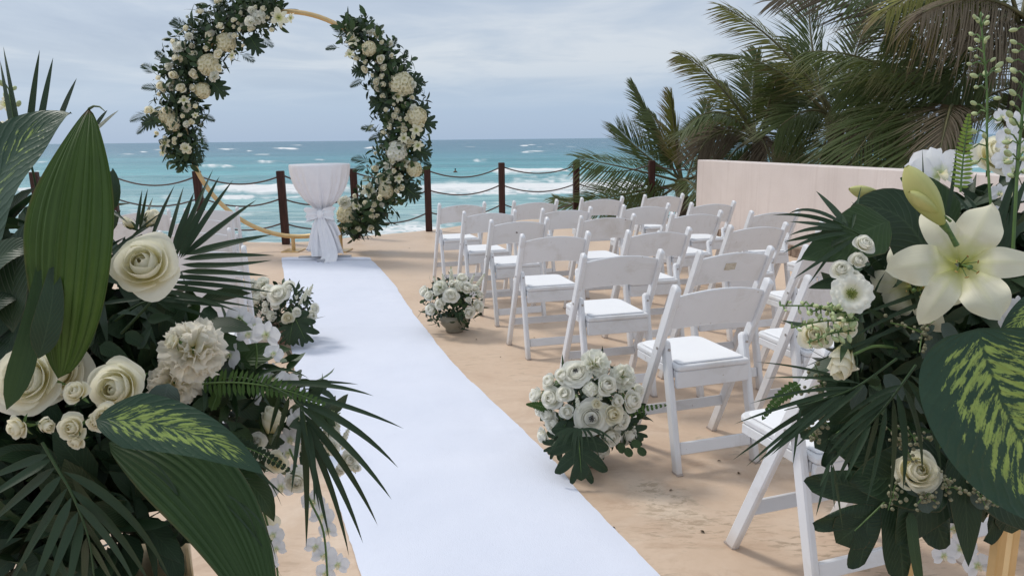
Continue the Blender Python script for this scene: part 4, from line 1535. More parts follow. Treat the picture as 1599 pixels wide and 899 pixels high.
def garland(label, a0, a1, wid, flowers, sprigs, monst, seed):
    rg = np.random.default_rng(seed)
    mid = RC + RR * (math.cos((a0 + a1) / 2) * rx + math.sin((a0 + a1) / 2) * rz)
    root = thing('flower_garland', label, 'garland', mid, 'flower garlands on the ring arch')
    k = 2900
    a = rg.uniform(min(a0, a1), max(a0, a1), k)
    tt_ = (a - a0) / (a1 - a0)
    prof = wid(tt_)
    q = rg.normal(0, .42, (k, 2))
    q /= np.maximum(1, np.linalg.norm(q, axis=1))[:, None]
    radv = np.cos(a)[:, None] * rx + np.sin(a)[:, None] * rz
    cen = .045
    P = RC + radv * (RR + cen + q[:, :1] * prof[:, None]) + rn * (q[:, 1:] * .24 + .05)
    Dv = radv * q[:, :1] + rn * (q[:, 1:] + .25) + rg.normal(0, .35, (k, 3)) + np.array((0, 0, .08))
    for nm, tm, mats, lo, hi, sl in (('foliage', 'broad', 'leaf_dark', .05, .11, slice(0, 1150)), ('foliage', 'lance', 'palm_fg', .09, .18, slice(1150, 1650)),
                                     ('foliage', 'round', 'euca', .045, .075, slice(1650, 1850)), ('foliage', 'broad', 'leaf_mid', .07, .14, slice(1850, 2900))):
        g = scatter(Geo(), TML[tm], P[sl], Dv[sl], rg.uniform(lo, hi, len(P[sl])), rg)
        o = part(nm, g, M[mats], root)
        o['kind'] = 'stuff'
    for kind, px, py, rpx in flowers:
        off = .27 + rg.uniform(-.03, .04) - (.06 if rpx > 9 else 0)
        p = ringpt(px, py, off)
        rr_ = max(.028, rpx * 9.0 / FPX)
        rd_ = nrm(p - RC - rn * ((p - RC) @ rn))
        d = nrm(rn + np.array((0, 0, .35)) + rg.normal(0, .28, 3) + rx * (px - CX) * 0.0003)
        if kind == 'lily_low':
            rr_ *= .95
        flower(root, kind, p - d * rr_ * .3, d, rr_ * 1.28)
    for i in range(46):
        a_ = a0 + (a1 - a0) * (.05 + .90 * (i + .5) / 46)
        rad_ = math.cos(a_) * rx + math.sin(a_) * rz
        w_ = float(wid(np.array([(a_ - a0) / (a1 - a0)]))[0])
        d = nrm(rn + rz * .3 + rg.normal(0, .35, 3))
        p = RC + rad_ * (RR + .045 + rg.uniform(-.8, .8) * w_) + rn * rg.uniform(.17, .26)
        flower(root, ('rose_low', 'rose_low', 'peony_low', 'rose_ivory')[i % 4], p, d, rg.uniform(.032, .060))
    for px, py, dx, dy, ln in sprigs:
        b = ringpt(px, py, .06 + rg.uniform(-.05, .1))
        ln *= .62
        t_ = b + nrm(RIGHT * dx - UP * dy + rn * rg.uniform(-.2, .4)) * ln
        g = feather(Geo(), b, (b + t_) / 2 + np.array((0, 0, ln * .12)), t_, D(0, .3, 1), 15, ln * .46, 'lance', .0085, 50, 20, .06, 0, 1, .003, 4, .1, .15, rg=rg)
        part('palm_leaf', g, [M['palm_fg'], M['stem']], root)
    for px, py, s_, dx, dy, kk in monst:
        s_ *= .78
        p = ringpt(px, py, .14)
        yv = nrm(RIGHT * dx - UP * dy)
        zv = nrm(rn + np.array((0, 0, .25)))
        yv = nrm(yv - zv * (yv @ zv))
        xv = np.cross(yv, zv)
        Mx = np.eye(4)
        Mx[:3, 0], Mx[:3, 1], Mx[:3, 2], Mx[:3, 3] = xv * s_, yv * s_, zv * s_, p - yv * s_ * .5 - parent_loc(root)
        link('monstera_leaf', FL['monstera', kk], root, Mx)
    return root


def zl(lst, ox, oy, sc_):
    return [(k, ox + x / sc_, oy + y / sc_, r / sc_) for k, x, y, r in lst]


rs = 'rose_low'
left_fl = zl([('hyd', 505, 215, 38), ('hyd', 408, 330, 42), ('hyd', 200, 600, 34), ('hyd', 226, 640, 34), ('hyd', 385, 470, 32), (rs, 425, 187, 25), (rs, 340, 290, 24), (rs, 238, 390, 27),
              (rs, 405, 255, 18), (rs, 473, 285, 25), (rs, 343, 385, 25), (rs, 400, 380, 18), (rs, 473, 355, 20), (rs, 277, 462, 28), (rs, 172, 450, 24), (rs, 112, 578, 24), (rs, 353, 558, 19),
              (rs, 250, 303, 21), (rs, 480, 140, 20), (rs, 555, 190, 18), ('peony_low', 640, 112, 26), ('peony_low', 682, 90, 28), (rs, 640, 155, 20), (rs, 550, 108, 15), (rs, 160, 410, 18),
              ('peony_low', 265, 245, 28), ('lily_low', 300, 772, 26), ('lily_low', 190, 745, 26), (rs, 195, 718, 9), (rs, 242, 725, 7), (rs, 242, 742, 8), ('lily_low', 180, 795, 18), (rs, 330, 635, 18),
              ('peony_low', 447, 400, 24), ('lily_low', 785, 92, 40), ('lily_low', 845, 95, 24), (rs, 705, 50, 18), ('lily_low', 540, 290, 22), (rs, 550, 142, 10), (rs, 582, 155, 12),
              ('lily_low', 290, 520, 26), (rs, 285, 605, 9), ('lily_low', 350, 600, 16), (rs, 600, 240, 10), (rs, 748, 158, 12), (rs, 726, 92, 12)], 200, 0, 3.33)
right_fl = zl([('hyd', 333, 235, 38), ('hyd', 400, 375, 31), ('hyd_w', 315, 515, 34), ('hyd', 105, 775, 32), ('hyd', 270, 685, 26), ('lily_low', 135, 65, 26), ('lily_low', 122, 118, 20),
               ('lily_low', 345, 568, 27), ('lily_low', 265, 632, 33), ('lily_low', 203, 680, 30), ('lily_low', 325, 632, 18), ('hyd', 200, 95, 22), ('hyd', 388, 590, 25), ('lily_low', 397, 432, 22),
               ('lily_low', 403, 495, 22), (rs, 187, 153, 13), (rs, 250, 140, 17), (rs, 265, 177, 16), (rs, 257, 212, 13), (rs, 262, 245, 15), (rs, 257, 293, 13), (rs, 275, 350, 14), (rs, 318, 351, 15),
               (rs, 290, 420, 16), (rs, 345, 433, 16), (rs, 330, 388, 10), (rs, 357, 385, 8), (rs, 327, 415, 13), (rs, 300, 557, 17), (rs, 248, 712, 16), (rs, 320, 683, 14), (rs, 224, 740, 13),
               (rs, 187, 733, 14), (rs, 214, 764, 10), (rs, 168, 797, 10), ('peony_low', 100, 730, 22), (rs, 143, 705, 12), (rs, 305, 600, 10), (rs, 367, 480, 12), ('lily_low', 322, 292, 22), (rs, 103, 838, 12),
               ('lily_low', 345, 465, 20), (rs, 215, 205, 9), (rs, 235, 225, 9), ('lily_low', 150, 745, 20), (rs, 420, 415, 10), (rs, 385, 460, 9), (rs, 305, 328, 9)], 500, 40, 2.645)
garland('white and cream flower garland with dark leaves on the upper left of the gold ring', R(91), R(199),
        lambda t: .35 * np.clip(np.sin(math.pi * np.clip(t * .86 + .09, 0, 1)), 0, 1) ** .5, left_fl,
        [(300, 55, -1, -.9, .42), (328, 42, -.6, -1, .42), (345, 28, .1, -1, .4), (238, 178, -1, .35, .42), (236, 190, -.8, .9, .35), (296, 220, .35, 1, .5), (300, 205, .8, .9, .4), (246, 118, -1, -.6, .4),
         (252, 140, -1, -.1, .35), (375, 85, 1, .5, .35), (405, 60, 1, .6, .35), (350, 15, -.8, -.8, .4), (372, 8, .2, -1, .4), (262, 100, -.8, -.9, .3), (330, 130, 1, .7, .35), (312, 180, 1, .4, .3),
         (288, 48, -.9, -.5, .3), (420, 14, .3, -1, .35), (268, 225, -.3, 1, .3), (285, 232, .2, 1, .35)],
        [(376, 18, .26, .2, -1, 0), (340, 138, .30, .8, .9, 1), (325, 108, .28, .9, .6, 0), (398, 70, .28, .6, 1, 1), (232, 190, .26, -1, .3, 0), (290, 95, .26, -.9, -.4, 1), (415, 12, .24, .8, -.9, 0)], 21)
garland('white and cream flower garland with monstera leaves on the right of the gold ring', R(56), R(-63),
        lambda t: .335 * np.clip(np.sin(math.pi * np.clip(t * .86 + .09, 0, 1)), 0, 1) ** .45, right_fl,
        [(545, 62, -.9, -.8, .36), (530, 75, -1, .1, .25), (570, 125, -1, .5, .3), (590, 205, -1, -.2, .32), (598, 212, -1, .3, .28), (580, 255, -1, -.2, .4), (575, 262, -1, .2, .3), (630, 100, .3, -1, .25),
         (610, 80, .5, -1, .25), (545, 345, -.5, 1, .3), (655, 250, .8, .4, .25), (560, 345, .1, 1, .25), (578, 62, .2, -1, .3)],
        [(645, 128, .30, 1, -.35, 0), (664, 192, .30, 1, .2, 1), (642, 300, .30, .9, .7, 0), (585, 345, .30, .4, 1, 1), (587, 78, .26, .1, -1, 0), (592, 160, .30, -.9, .2, 1), (618, 110, .28, .1, -1, 1), (658, 172, .24, .9, -.6, 1),
         (660, 238, .26, 1, .3, 0), (560, 110, .22, -.9, .1, 0)], 22)

# ------------------------------------------------------------------ cocktail table, cloth and sash
tp = Gz(508, 404.5)
TX, TY = tp[0], tp[1]
table = thing('cocktail_table', 'tall round cocktail table with grey crossed feet under white cloth', 'table', (TX, TY, 0))
part('table_top', lathe(Geo(), [(.02, 1.065), (.325, 1.065), (.33, 1.07), (.33, 1.083), (.325, 1.088), (.02, 1.088)], 40, (TX, TY, 0)), M['steel'], table)
part('column', lathe(Geo(), [(.035, .03), (.035, 1.065)], 16, (TX, TY, 0)), M['steel'], table)
for a in (R(4), R(94)):
    part('foot_bar', box(Geo(), (TX, TY, .022 + (.002 if a > 1 else 0)), (0.60, 0.085, 0.036), .006, 0, a), M['steel'], table, False)
cloth = thing('tablecloth', 'white cloth draped over the tall round table and gathered at its waist', 'tablecloth', (TX, TY, 0))
nz, na = 64, 168
zz = np.linspace(0, 1, nz)
prof_z = np.interp(zz, [0, .06, 1], [1.097, 1.088, .05])
prof_r = np.interp(prof_z, [.05, .12, .30, .42, .50, .56, .62, .70, .80, .90, .98, 1.05, 1.085, 1.093, 1.1], [.185, .17, .135, .095, .070, .070, .105, .185, .255, .30, .325, .338, .340, .335, .33])
aa = np.arange(na) * 2 * math.pi / na
dep = np.interp(prof_z, [.05, .3, .5, .56, .75, 1.0, 1.09], [.20, .20, .20, .20, .10, .025, .0])
fold = np.sin(aa * 17 + 1.2 * np.sin(aa * 3)) * .55 + np.sin(aa * 29 + 2 * np.sin(aa * 2 + 1)) * .30 + np.sin(aa * 7 + 1) * .35
Rr = prof_r[:, None] * (1 + dep[:, None] * fold[None] * (.8 + .4 * vnoise(aa[None] * 3, prof_z[:, None] * 4, 5)))
Rr[:3] = np.array([0.02, .2, .33])[:, None]
V = np.stack([TX + Rr * np.cos(aa), TY + Rr * np.sin(aa), np.broadcast_to(prof_z[:, None], Rr.shape).copy()], -1)
V[:3, :, 2] = 1.094
V[-8:, :, 2] += (vnoise(aa[None] * 2.2, np.zeros((8, 1)), 9) * np.linspace(0, .09, 8)[:, None])
g = Geo().add(V, gfaces(nz, na, True)[:, ::-1])
part('drape', g, M['cloth'], cloth)
sash = thing('sash', 'wide white satin sash tied in a bow round the waist of the draped table', 'sash', (TX, TY, .5))
g = Geo()
zb = np.linspace(0, 1, 9)
Rb = .082 + .020 * np.sin(zb * math.pi)[:, None] + .006 * np.sin(aa[None] * 13 + zb[:, None] * 5)
V = np.stack([TX + Rb * np.cos(aa), TY + Rb * np.sin(aa), np.broadcast_to((.455 + .15 * zb)[:, None] + .012 * np.sin(aa * 2)[None], Rb.shape)], -1)
g.add(V, gfaces(9, na, True)[:, ::-1])
part('band', g, M['sash'], sash)
fr_ = nrm(np.array((-TX, -TY, 0)))
sr_ = np.array((-fr_[1], fr_[0], 0))                    # to the right as seen from the chairs
if sr_ @ RIGHT < 0:
    sr_ = -sr_
K = np.array((TX, TY, .535)) + fr_ * .135 - sr_ * .03


def ribbon(pts, wid, up, amp=.012, nv=9, seed=0):
    P_ = catmull(pts, 8)
    T_ = np.gradient(P_, axis=0)
    n_ = len(P_)
    wv_ = np.interp(np.linspace(0, 1, n_), np.linspace(0, 1, len(wid)), wid)
    up = np.asarray(up, float)
    V_ = []
    for i in range(n_):
        t_ = nrm(T_[i])
        q_ = nrm(up - t_ * (up @ t_))
        nn_ = np.cross(t_, q_)
        x_ = np.linspace(-.5, .5, nv)
        V_.append(P_[i] + q_ * (x_ * wv_[i])[:, None] + nn_ * (amp * np.sin(x_ * 14 + seed + i * .05))[:, None])
    return Geo().add(np.array(V_), gfaces(n_, nv))


for sg in (-1, 1):
    o_ = sr_ * sg
    g = ribbon([K, K + o_ * .06 + fr_ * .035 + rz * .012, K + o_ * .125 + fr_ * .02 + rz * .012, K + o_ * .150 - rz * .0, K + o_ * .115 - fr_ * .025 - rz * .012, K + o_ * .05 - fr_ * .01, K], [.05, .12, .15, .155, .14, .10, .05], rz + o_ * .1, .012, 9, sg)
    part('bow_loop', g, M['sash'], sash)
part('knot', lathe(Geo(), [(.012, -.05), (.034, -.035), (.042, 0), (.034, .035), (.012, .05)], 14, tuple(K + fr_ * .012)), M['sash'], sash)
tails = [([K, K - sr_ * .035 + fr_ * .05 - rz * .12, K - sr_ * .055 + fr_ * .05 - rz * .28, K - sr_ * .06 + fr_ * .07 - rz * .47], [.05, .11, .14, .12]),
         ([K + fr_ * .01, K + sr_ * .025 + fr_ * .06 - rz * .14, K + sr_ * .06 + fr_ * .075 - rz * .30, K + sr_ * .085 + fr_ * .10 - rz * .45, K + sr_ * .05 + fr_ * .17 - rz * .522, K + sr_ * .02 + fr_ * .24 - rz * .524], [.05, .12, .16, .17, .17, .13]),
         ([K + sr_ * .03, K + sr_ * .11 + fr_ * .0 - rz * .13, K + sr_ * .15 - fr_ * .01 - rz * .26], [.06, .13, .15]),
         ([K + sr_ * .01, K + sr_ * .09 + fr_ * .02 - rz * .2, K + sr_ * .15 + fr_ * .0 - rz * .42], [.06, .12, .14])]
for i, (pts, wv) in enumerate(tails):
    part('sash_tail', ribbon(pts, wv, sr_, .012, 11, i), M['sash'], sash)

# ------------------------------------------------------------------ a swimmer
sw = W(711, 268, 1.0) - CAMP
sw = CAMP + sw * ((SEA_Z + .05 - CAM_H) / sw[2])
swimmer = thing('person', 'distant swimmer up to the shoulders in the turquoise sea', 'person', sw)
g = lathe(Geo(), [(.02, -.25), (.17, -.22), (.21, -.05), (.20, .06), (.10, .13), (.055, .17), (.055, .22), (.085, .27), (.10, .34), (.085, .42), (.04, .46), (.008, .47)], 14)
g.V = [v * np.array((1.15, .7, 1)) for v in g.V]
for sx in (-1, 1):
    tube(g, [(sx * .2, 0, .02), (sx * .30, -.05, -.12), (sx * .34, -.2, -.22)], [.06, .05, .04], 8)
link('body', g.mesh('body', M['skin']), swimmer)
g = lathe(Geo(), [(.108, .30), (.115, .36), (.10, .44), (.05, .485), (.008, .495)], 14, (0, .015, 0))
link('hair', g.mesh('hair', M['dark_heart']), swimmer)

# ------------------------------------------------------------------ coconut palms beyond the wall


def palm(label, crown, ground, fronds, rnd, seed, size=2.2, grp='coconut palms beyond the wall'):
    """crown point, trunk foot z, explicit fronds [(ctrl px,py | None, tip px,py, depth offset, leaflet len, material)], random fronds"""
    rg = np.random.default_rng(seed)
    c = np.asarray(crown, float)
    root = thing('palm_tree', label, 'palm tree', (c[0], c[1], ground), grp)
    hgt = c[2] - ground
    zz_ = np.linspace(0, 1, 26)
    pts = np.stack([c[0] + .12 * np.sin(zz_ * 2), c[1] + .08 * zz_, ground - .3 + (hgt + .3) * zz_], -1)
    pts[:, 0] -= pts[-1, 0] - c[0]
    pts[:, 1] -= pts[-1, 1] - c[1]
    rad = np.interp(zz_, [0, .15, .9, 1], [.17, .12, .10, .14]) * (1 + .06 * np.sin(zz_ * hgt * 40))
    part('trunk', tube(Geo(), pts, rad, 12), M['bark'], root)
    tt_ = depth_of(c)

    def one(b, ct, tip, L, mat, wdt, droop, n=44, fa=(62, 24), face=False):
        g = Geo()
        up = np.array((0, 0, 1.0)) + rg.normal(0, .12, 3)
        d_ = tip - b
        if face:
            up = D(rg.uniform(-.3, .3), .45, .85)
        elif abs(nrm(d_)[2]) > .85:
            up = D(rg.uniform(-.6, .6), .1, .9)
        feather(g, b, ct, tip, up, n, L, 'lance', wdt, fa[0], fa[1], droop, 0, 1, .026, 6, .14, .16, lambda t: .30 + .70 * math.sin(math.pi * min(1, .16 + .84 * t) ** 1.1) ** .7, .25, rg=rg, nv=2 if L < .3 else 3, wind=-.26 * RIGHT - np.array((0, 0, .10)))
        part('frond', g, [M[mat], M['rachis']], root)
    for ct, tip, dz, L, mat, droop, fa in fronds:
        te = W(tip[0], tip[1], tt_ + dz)
        ce = W(ct[0], ct[1], tt_ + dz * .5)
        one(c + rg.normal(0, .05, 3), ce, te, L, mat, .023, droop, 64, fa, True)
    for i in range(rnd):
        az = i * 2.4 + rg.uniform(-.4, .4)
        el = R(rg.uniform(-5, 75))
        ln = size * rg.uniform(.75, 1.1)
        d_ = np.array((math.cos(az) * math.cos(el), math.sin(az) * math.cos(el), math.sin(el)))
        ce = c + d_ * ln * .55 + np.array((0, 0, .10 * ln))
        te = c + d_ * ln * .95 - np.array((0, 0, ln * rg.uniform(.15, .55) * math.cos(el)))
        one(c + rg.normal(0, .05, 3), ce, te, size * rg.uniform(.24, .32), ('coco', 'coco', 'coco', 'coco_b')[i % 4 if el < .5 else 0], .024, rg.uniform(.25, .7), 56)
    return root


def depth_of(p):
    return float(-((p - CAMP) @ B3)[2])


c1, y1, b1 = 'coco', 'coco_y', 'coco_b'
palm('low young palm by the last fence posts with a narrow upright frond', W(1064, 288, 12.6), -.7,
     [((1030, 220), (988, 130), .2, .46, c1, .0, (24, 12)), ((1052, 215), (1048, 148), -.2, .50, y1, .0, (28, 14)), ((985, 262), (902, 247), -.5, .62, c1, .30, (74, 40)),
      ((1010, 250), (966, 203), .4, .55, c1, -.45, (64, 30)), ((985, 300), (905, 318), -.4, .60, c1, .10, (70, 40)), ((1090, 230), (1105, 160), .5, .55, c1, .1, (50, 25)),
      ((1000, 330), (960, 350), .3, .5, c1, .2, (70, 40)), ((1075, 320), (1070, 390), .3, .5, b1, .2, (60, 30)), ((1110, 275), (1150, 290), .8, .5, b1, .4, (60, 30)), ((900, 335), (865, 308), .8, .42, c1, .2, (60, 30))], 3, 31, 1.6)
palm('young palm above the wall corner with a yellowing frond arching seaward', W(1185, 225, 11.4), -.7,
     [((1115, 105), (1062, 87), -.2, .50, y1, .25, (60, 26)), ((1170, 150), (1182, 82), .3, .55, c1, .05, (44, 20)), ((1120, 180), (1090, 240), -.3, .6, b1, .5, (60, 30)), ((1215, 150), (1250, 110), .4, .6, c1, .1, (60, 28)),
      ((1140, 200), (1110, 190), .5, .6, c1, .3, (66, 30)), ((1150, 170), (1130, 130), .6, .6, c1, .2, (60, 28)), ((1190, 190), (1215, 300), -.6, .6, b1, .4, (60, 30)), ((1140, 220), (1120, 290), -.2, .6, c1, .4, (66, 34))], 5, 32, 1.8)
palm('tall middle palm with an upright frond and a torn yellow frond', W(1305, 190, 10.6), -.7,
     [((1215, 45), (1124, 10), -.2, .56, y1, .22, (62, 28)), ((1262, 90), (1262, -30), .3, .80, c1, .0, (48, 22)), ((1340, 80), (1362, 5), .4, .6, c1, .05, (46, 20)), ((1255, 120), (1200, 100), .5, .7, c1, .3, (62, 30)),
      ((1270, 150), (1215, 200), -.3, .7, c1, .5, (62, 30)), ((1320, 120), (1390, 120), .4, .7, c1, .3, (62, 30)), ((1290, 130), (1235, 60), .8, .7, c1, .2, (60, 28)), ((1330, 160), (1400, 240), -.4, .7, b1, .5, (60, 30)),
      ((1290, 200), (1270, 290), -.6, .7, c1, .4, (66, 34))], 6, 33, 2.1)
palm('big dark palm with a bent frond whose brown tip hangs over the wall', W(1500, 190, 9.2), -.7,
     [((1440, 40), (1388, 44), -.5, .80, c1, .65, (60, 34)), ((1380, -60), (1205, 2), .2, .62, b1, .25, (56, 26)), ((1400, 130), (1330, 250), -.6, .9, c1, .6, (62, 34)), ((1420, 90), (1320, 130), .2, .85, c1, .6, (62, 30)),
      ((1460, 120), (1405, 300), -.9, .85, c1, .4, (62, 34)), ((1520, 60), (1560, -40), .3, .8, c1, .2, (60, 28)), ((1440, 60), (1400, -60), .5, .8, c1, .2, (60, 28)), ((1560, 120), (1640, 140), -.2, .8, c1, .5, (60, 30)), ((1480, 150), (1450, 260), .6, .8, b1, .5, (60, 30))], 9, 34, 2.3)
palm('tallest palm at the top right corner with dry brown leaflets hanging', W(1600, 40, 8.6), -.7,
     [((1500, -60), (1385, 15), -.4, .62, y1, .9, (62, 40)), ((1540, -30), (1440, 20), -.7, .60, b1, 1.0, (62, 40)), ((1580, 0), (1530, 60), -.5, .6, b1, .8, (60, 40)), ((1480, -50), (1300, -20), .3, .7, c1, .6, (60, 30)),
      ((1650, 80), (1700, 200), .0, .8, c1, .5, (60, 30)), ((1540, 60), (1470, 160), .4, .8, c1, .6, (60, 30))], 9, 35, 2.2)
palm('shaded palm low behind the middle of the wall', W(1240, 300, 12.2), -.7, [((1180, 240), (1110, 250), 0, .6, c1, .3, (62, 30)), ((1240, 220), (1240, 150), .4, .6, c1, .1, (50, 24))], 8, 36, 1.7)
palm('shaded palm low behind the near end of the wall', W(1400, 300, 11.2), -.7, [((1350, 230), (1290, 230), 0, .6, c1, .4, (62, 30)), ((1400, 200), (1390, 130), .4, .7, c1, .2, (50, 24))], 10, 37, 2.0)

# ------------------------------------------------------------------ helpers for the close arrangements


def fl(parent, kind, px, py, rpx, t, d=(0, .3, 1), k=None, roll=None, back=.5, label=None):
    s_ = rpx * t / FPX
    dv = D(*d)
    return flower(parent, kind, W(px, py, t) - dv * s_ * back, dv, s_, k, roll, None, label)


def lf(parent, mat, b, tip, wpx, t, N0=(0, .25, 1), c=None, name='leaf', dt=0.0, label=None, **kw):
    """a leaf from a base to a tip; widths in the photograph's pixels at depth t, tip nearer or farther by dt"""
    B_, T_ = W(b[0], b[1], t), W(tip[0], tip[1], t + dt)
    C_ = W(c[0], c[1], t + dt * .35 - .012) if c else (B_ + T_) / 2 + .06 * np.linalg.norm(T_ - B_) * UP
    return leaf_part(name, parent, mat, B_, T_, wpx * t / FPX, D(*N0), C_, label=label, **kw)


def palm_leaf(parent, axis, leaflets, t, mat='palm_fg', w=13, label=None, rr=.0028, bow=.03):
    """mid rib plus single leaflets, each leaflet a sub-part"""
    pts = catmull([W(x, y, t + dt) for x, y, dt in axis], 6)
    o = part('palm_leaf', tube(Geo(), pts, np.linspace(rr * .7, rr * .25, len(pts)), 6), M['stem_dark'], parent, True, label)
    org = parent_loc(parent)
    for q in leaflets:
        (bx, by), (tx, ty) = q[0], q[1]
        ww = q[2] if len(q) > 2 and q[2] else w
        dt = random.uniform(-.05, .05)
        B_, T_ = W(bx, by, t), W(tx, ty, t + dt)
        if len(q) > 3:
            C_ = W(q[3][0], q[3][1], t + dt * .4)
        else:
            C_ = (B_ + T_) / 2 + np.array((0, 0, bow)) * np.linalg.norm(T_ - B_)
        g = leaf(Geo(), B_ - org, C_ - org, T_ - org, ww * t / FPX, D(random.uniform(-.3, .3), random.uniform(.1, .5), 1), 'lance', 11, 5, random.uniform(.15, .35), .03, 3)
        c_ = link('leaflet', g.mesh('leaflet', M[mat]), o)
    return o


def fern_leaf(parent, b, tip, t, n, lpx, mat='fern', c=None, wpx=7, name='fern_frond', N0=(0, .2, 1), a=(85, 60), dt=0.0):
    B_, T_ = W(*b, t), W(*tip, t + dt)
    C_ = W(*c, t) if c else (B_ + T_) / 2 + UP * .05 * np.linalg.norm(T_ - B_)
    g = feather(Geo(), B_, C_, T_, D(*N0), n, lpx * t / FPX, 'strap', wpx * t / FPX, a[0], a[1], 0.02, 0, 1, .0016, 4, .06, .04, lambda q: (1 - q ** 2.2 * .85) * min(1, .5 + 3 * q), .15)
    return part(name, g, [M[mat], M['stem']], parent)


def filler(parent, cen, rad, spec, seed):
    rg = np.random.default_rng(seed)
    for tm, mat, n, lo, hi in spec:
        q = rg.normal(0, .55, (n, 3))
        q /= np.maximum(1, np.linalg.norm(q, axis=1))[:, None]
        P_ = np.asarray(cen) + q @ np.diag(rad) @ np.array([RIGHT, BACK, UP])
        Dv = q @ np.array([RIGHT, BACK, UP]) * 1.2 + rg.normal(0, .55, (n, 3)) + .2 * BACK
        o = part('foliage', scatter(Geo(), TML[tm], P_, Dv, rg.uniform(lo, hi, n), rg), M[mat], parent)
        o['kind'] = 'stuff'


def seeds(parent, px, py, t, spread, n=34):
    rg = np.random.default_rng(int(px + py))
    g = Geo()
    c0 = W(px, py, t)
    ball = lathe(Geo(), [(.1, -1), (.75, -.6), (1, 0), (.7, .65), (.1, 1.15)], 6)
    s_ = spread * t / FPX
    for i in range(6):
        e0 = c0 + (RIGHT * rg.normal(0, .6) + UP * rg.normal(-.2, .6) + BACK * rg.normal(0, .4)) * s_
        tube(g, [c0, (c0 + e0) / 2 + UP * s_ * .1, e0], .0009, 4, 1)
        for j in range(n // 6):
            f_ = rg.uniform(.25, 1.1)
            p = c0 + (e0 - c0) * f_ + rg.normal(0, .004, 3)
            g.merge(ball, orient(p, rg.normal(0, 1, 3), rg.uniform(.0020, .0034)), 0)
    part('seed_cluster', g, [M['seed'], M['stem']], parent)


def bud_stem(parent, axis, buds, t, name='bud_stem', spx=11, m='bud', r=.0026):
    """an upright stem with drooping oval buds on short stalks"""
    pts = catmull([W(x, y, t) for x, y in axis], 6)
    o = part(name, tube(Geo(), pts, np.linspace(r, r * .5, len(pts)), 6), M['stem'], parent)
    org = parent_loc(parent)
    pod = [(.06, -1), (.4, -.75), (.55, -.2), (.56, .3), (.36, .8), (.08, 1.08)]
    for q in buds:
        x, y = q[0], q[1]
        s_ = (q[2] if len(q) > 2 else spx) * random.uniform(.62, .88) * t / FPX
        p = W(x, y, t + random.uniform(-.02, .02))
        j = int(np.argmin(np.linalg.norm(pts - p - UP * .008 * -1, axis=1)))
        a = pts[j]
        dv = nrm(p - a + UP * random.uniform(-.004, .006))
        g = lathe(Geo(), pod, 9)
        g2 = Geo().merge(g, orient(p - org, dv, s_))
        tube(g2, [a - org, (a + p) / 2 - org + UP * .004, p - dv * s_ * .9 - org], .0011, 5, 1)
        link('bud', g2.mesh('bud', [M[m], M['stem']]), o)
    return o


def stand(label, legs, top_z, c):
    root = thing('flower_stand', label, 'flower stand', (*c, 0), 'gold flower stands at the aisle entrance')
    c = np.asarray(c)
    for x, y in legs:
        part('leg', beam(Geo(), (x, y, 0), (x, y, top_z), .017, .017, (1, .3, 0), .002), M['gold'], root, False)
    for i in range(3):
        a, b = np.array(legs[i]), np.array(legs[(i + 1) % 3])
        for z_ in (top_z - .009, .09):
            u_ = nrm(b - a) * .009
            part('rail', beam(Geo(), (*(a + u_), z_), (*(b - u_), z_), .014, .014, (0, 0, 1), .002), M['gold'], root, False)
    g = Geo()
    V_ = np.array([(*l, top_z + .002) for l in legs] + [(*l, top_z + .010) for l in legs])
    g.add(V_, [(2, 1, 0), (3, 4, 5), (0, 1, 4, 3), (1, 2, 5, 4), (2, 0, 3, 5)])
    part('tray', g, M['gold'], root, False)
    return root


# ------------------------------------------------------------------ the three floor bowls of flowers


def bowl(label, cx, cy, cr, gx, gy, flowers, seed, mat, br=.085):
    gp = Gz(gx, gy)
    t = depth_of(np.array((gp[0], gp[1], .22)))
    root = thing('flower_bowl', label, 'flower arrangement', gp, 'low flower bowls beside the runner')
    part('bowl', lathe(Geo(), [(.01, .004), (br * .62, .004), (br * .66, .012), (br * .62, .022), (br * .95, .055), (br * 1.05, .10), (br, .125), (br * .92, .125), (br * .93, .10), (br * .8, .06), (.01, .04)], 28, tuple(gp)), M[mat], root)
    cen = W(cx, cy, t)
    rr = cr * t / FPX
    filler(root, cen - UP * rr * .14, (rr * .86, rr * .72, rr * .74), [('broad', 'leaf_dark', 230, .035, .065), ('broad', 'leaf_mid', 160, .03, .06), ('lance', 'palm_fg', 60, .07, .11), ('round', 'euca', 40, .025, .04)], seed)
    for q in flowers:
        kind, x, y, r_ = q[:4]
        off = np.array(((x - cx) / cr, -(y - cy) / cr))
        fz = math.sqrt(max(.10, 1 - min(1, off @ off)))
        p = W(x, y, t - rr * .88 * fz)
        dv = D(off[0] * .9, off[1] * .9 + .30, fz + .25)
        s_ = r_ * t / FPX
        if kind == 'stock':
            dv = D(off[0] * .7, 1, .35)
            flower(root, kind, p - dv * s_, dv, s_ * 2.1)
        else:
            flower(root, kind, p - dv * s_ * .35, dv, s_ * 1.36, None)
    return root, t, rr, cen


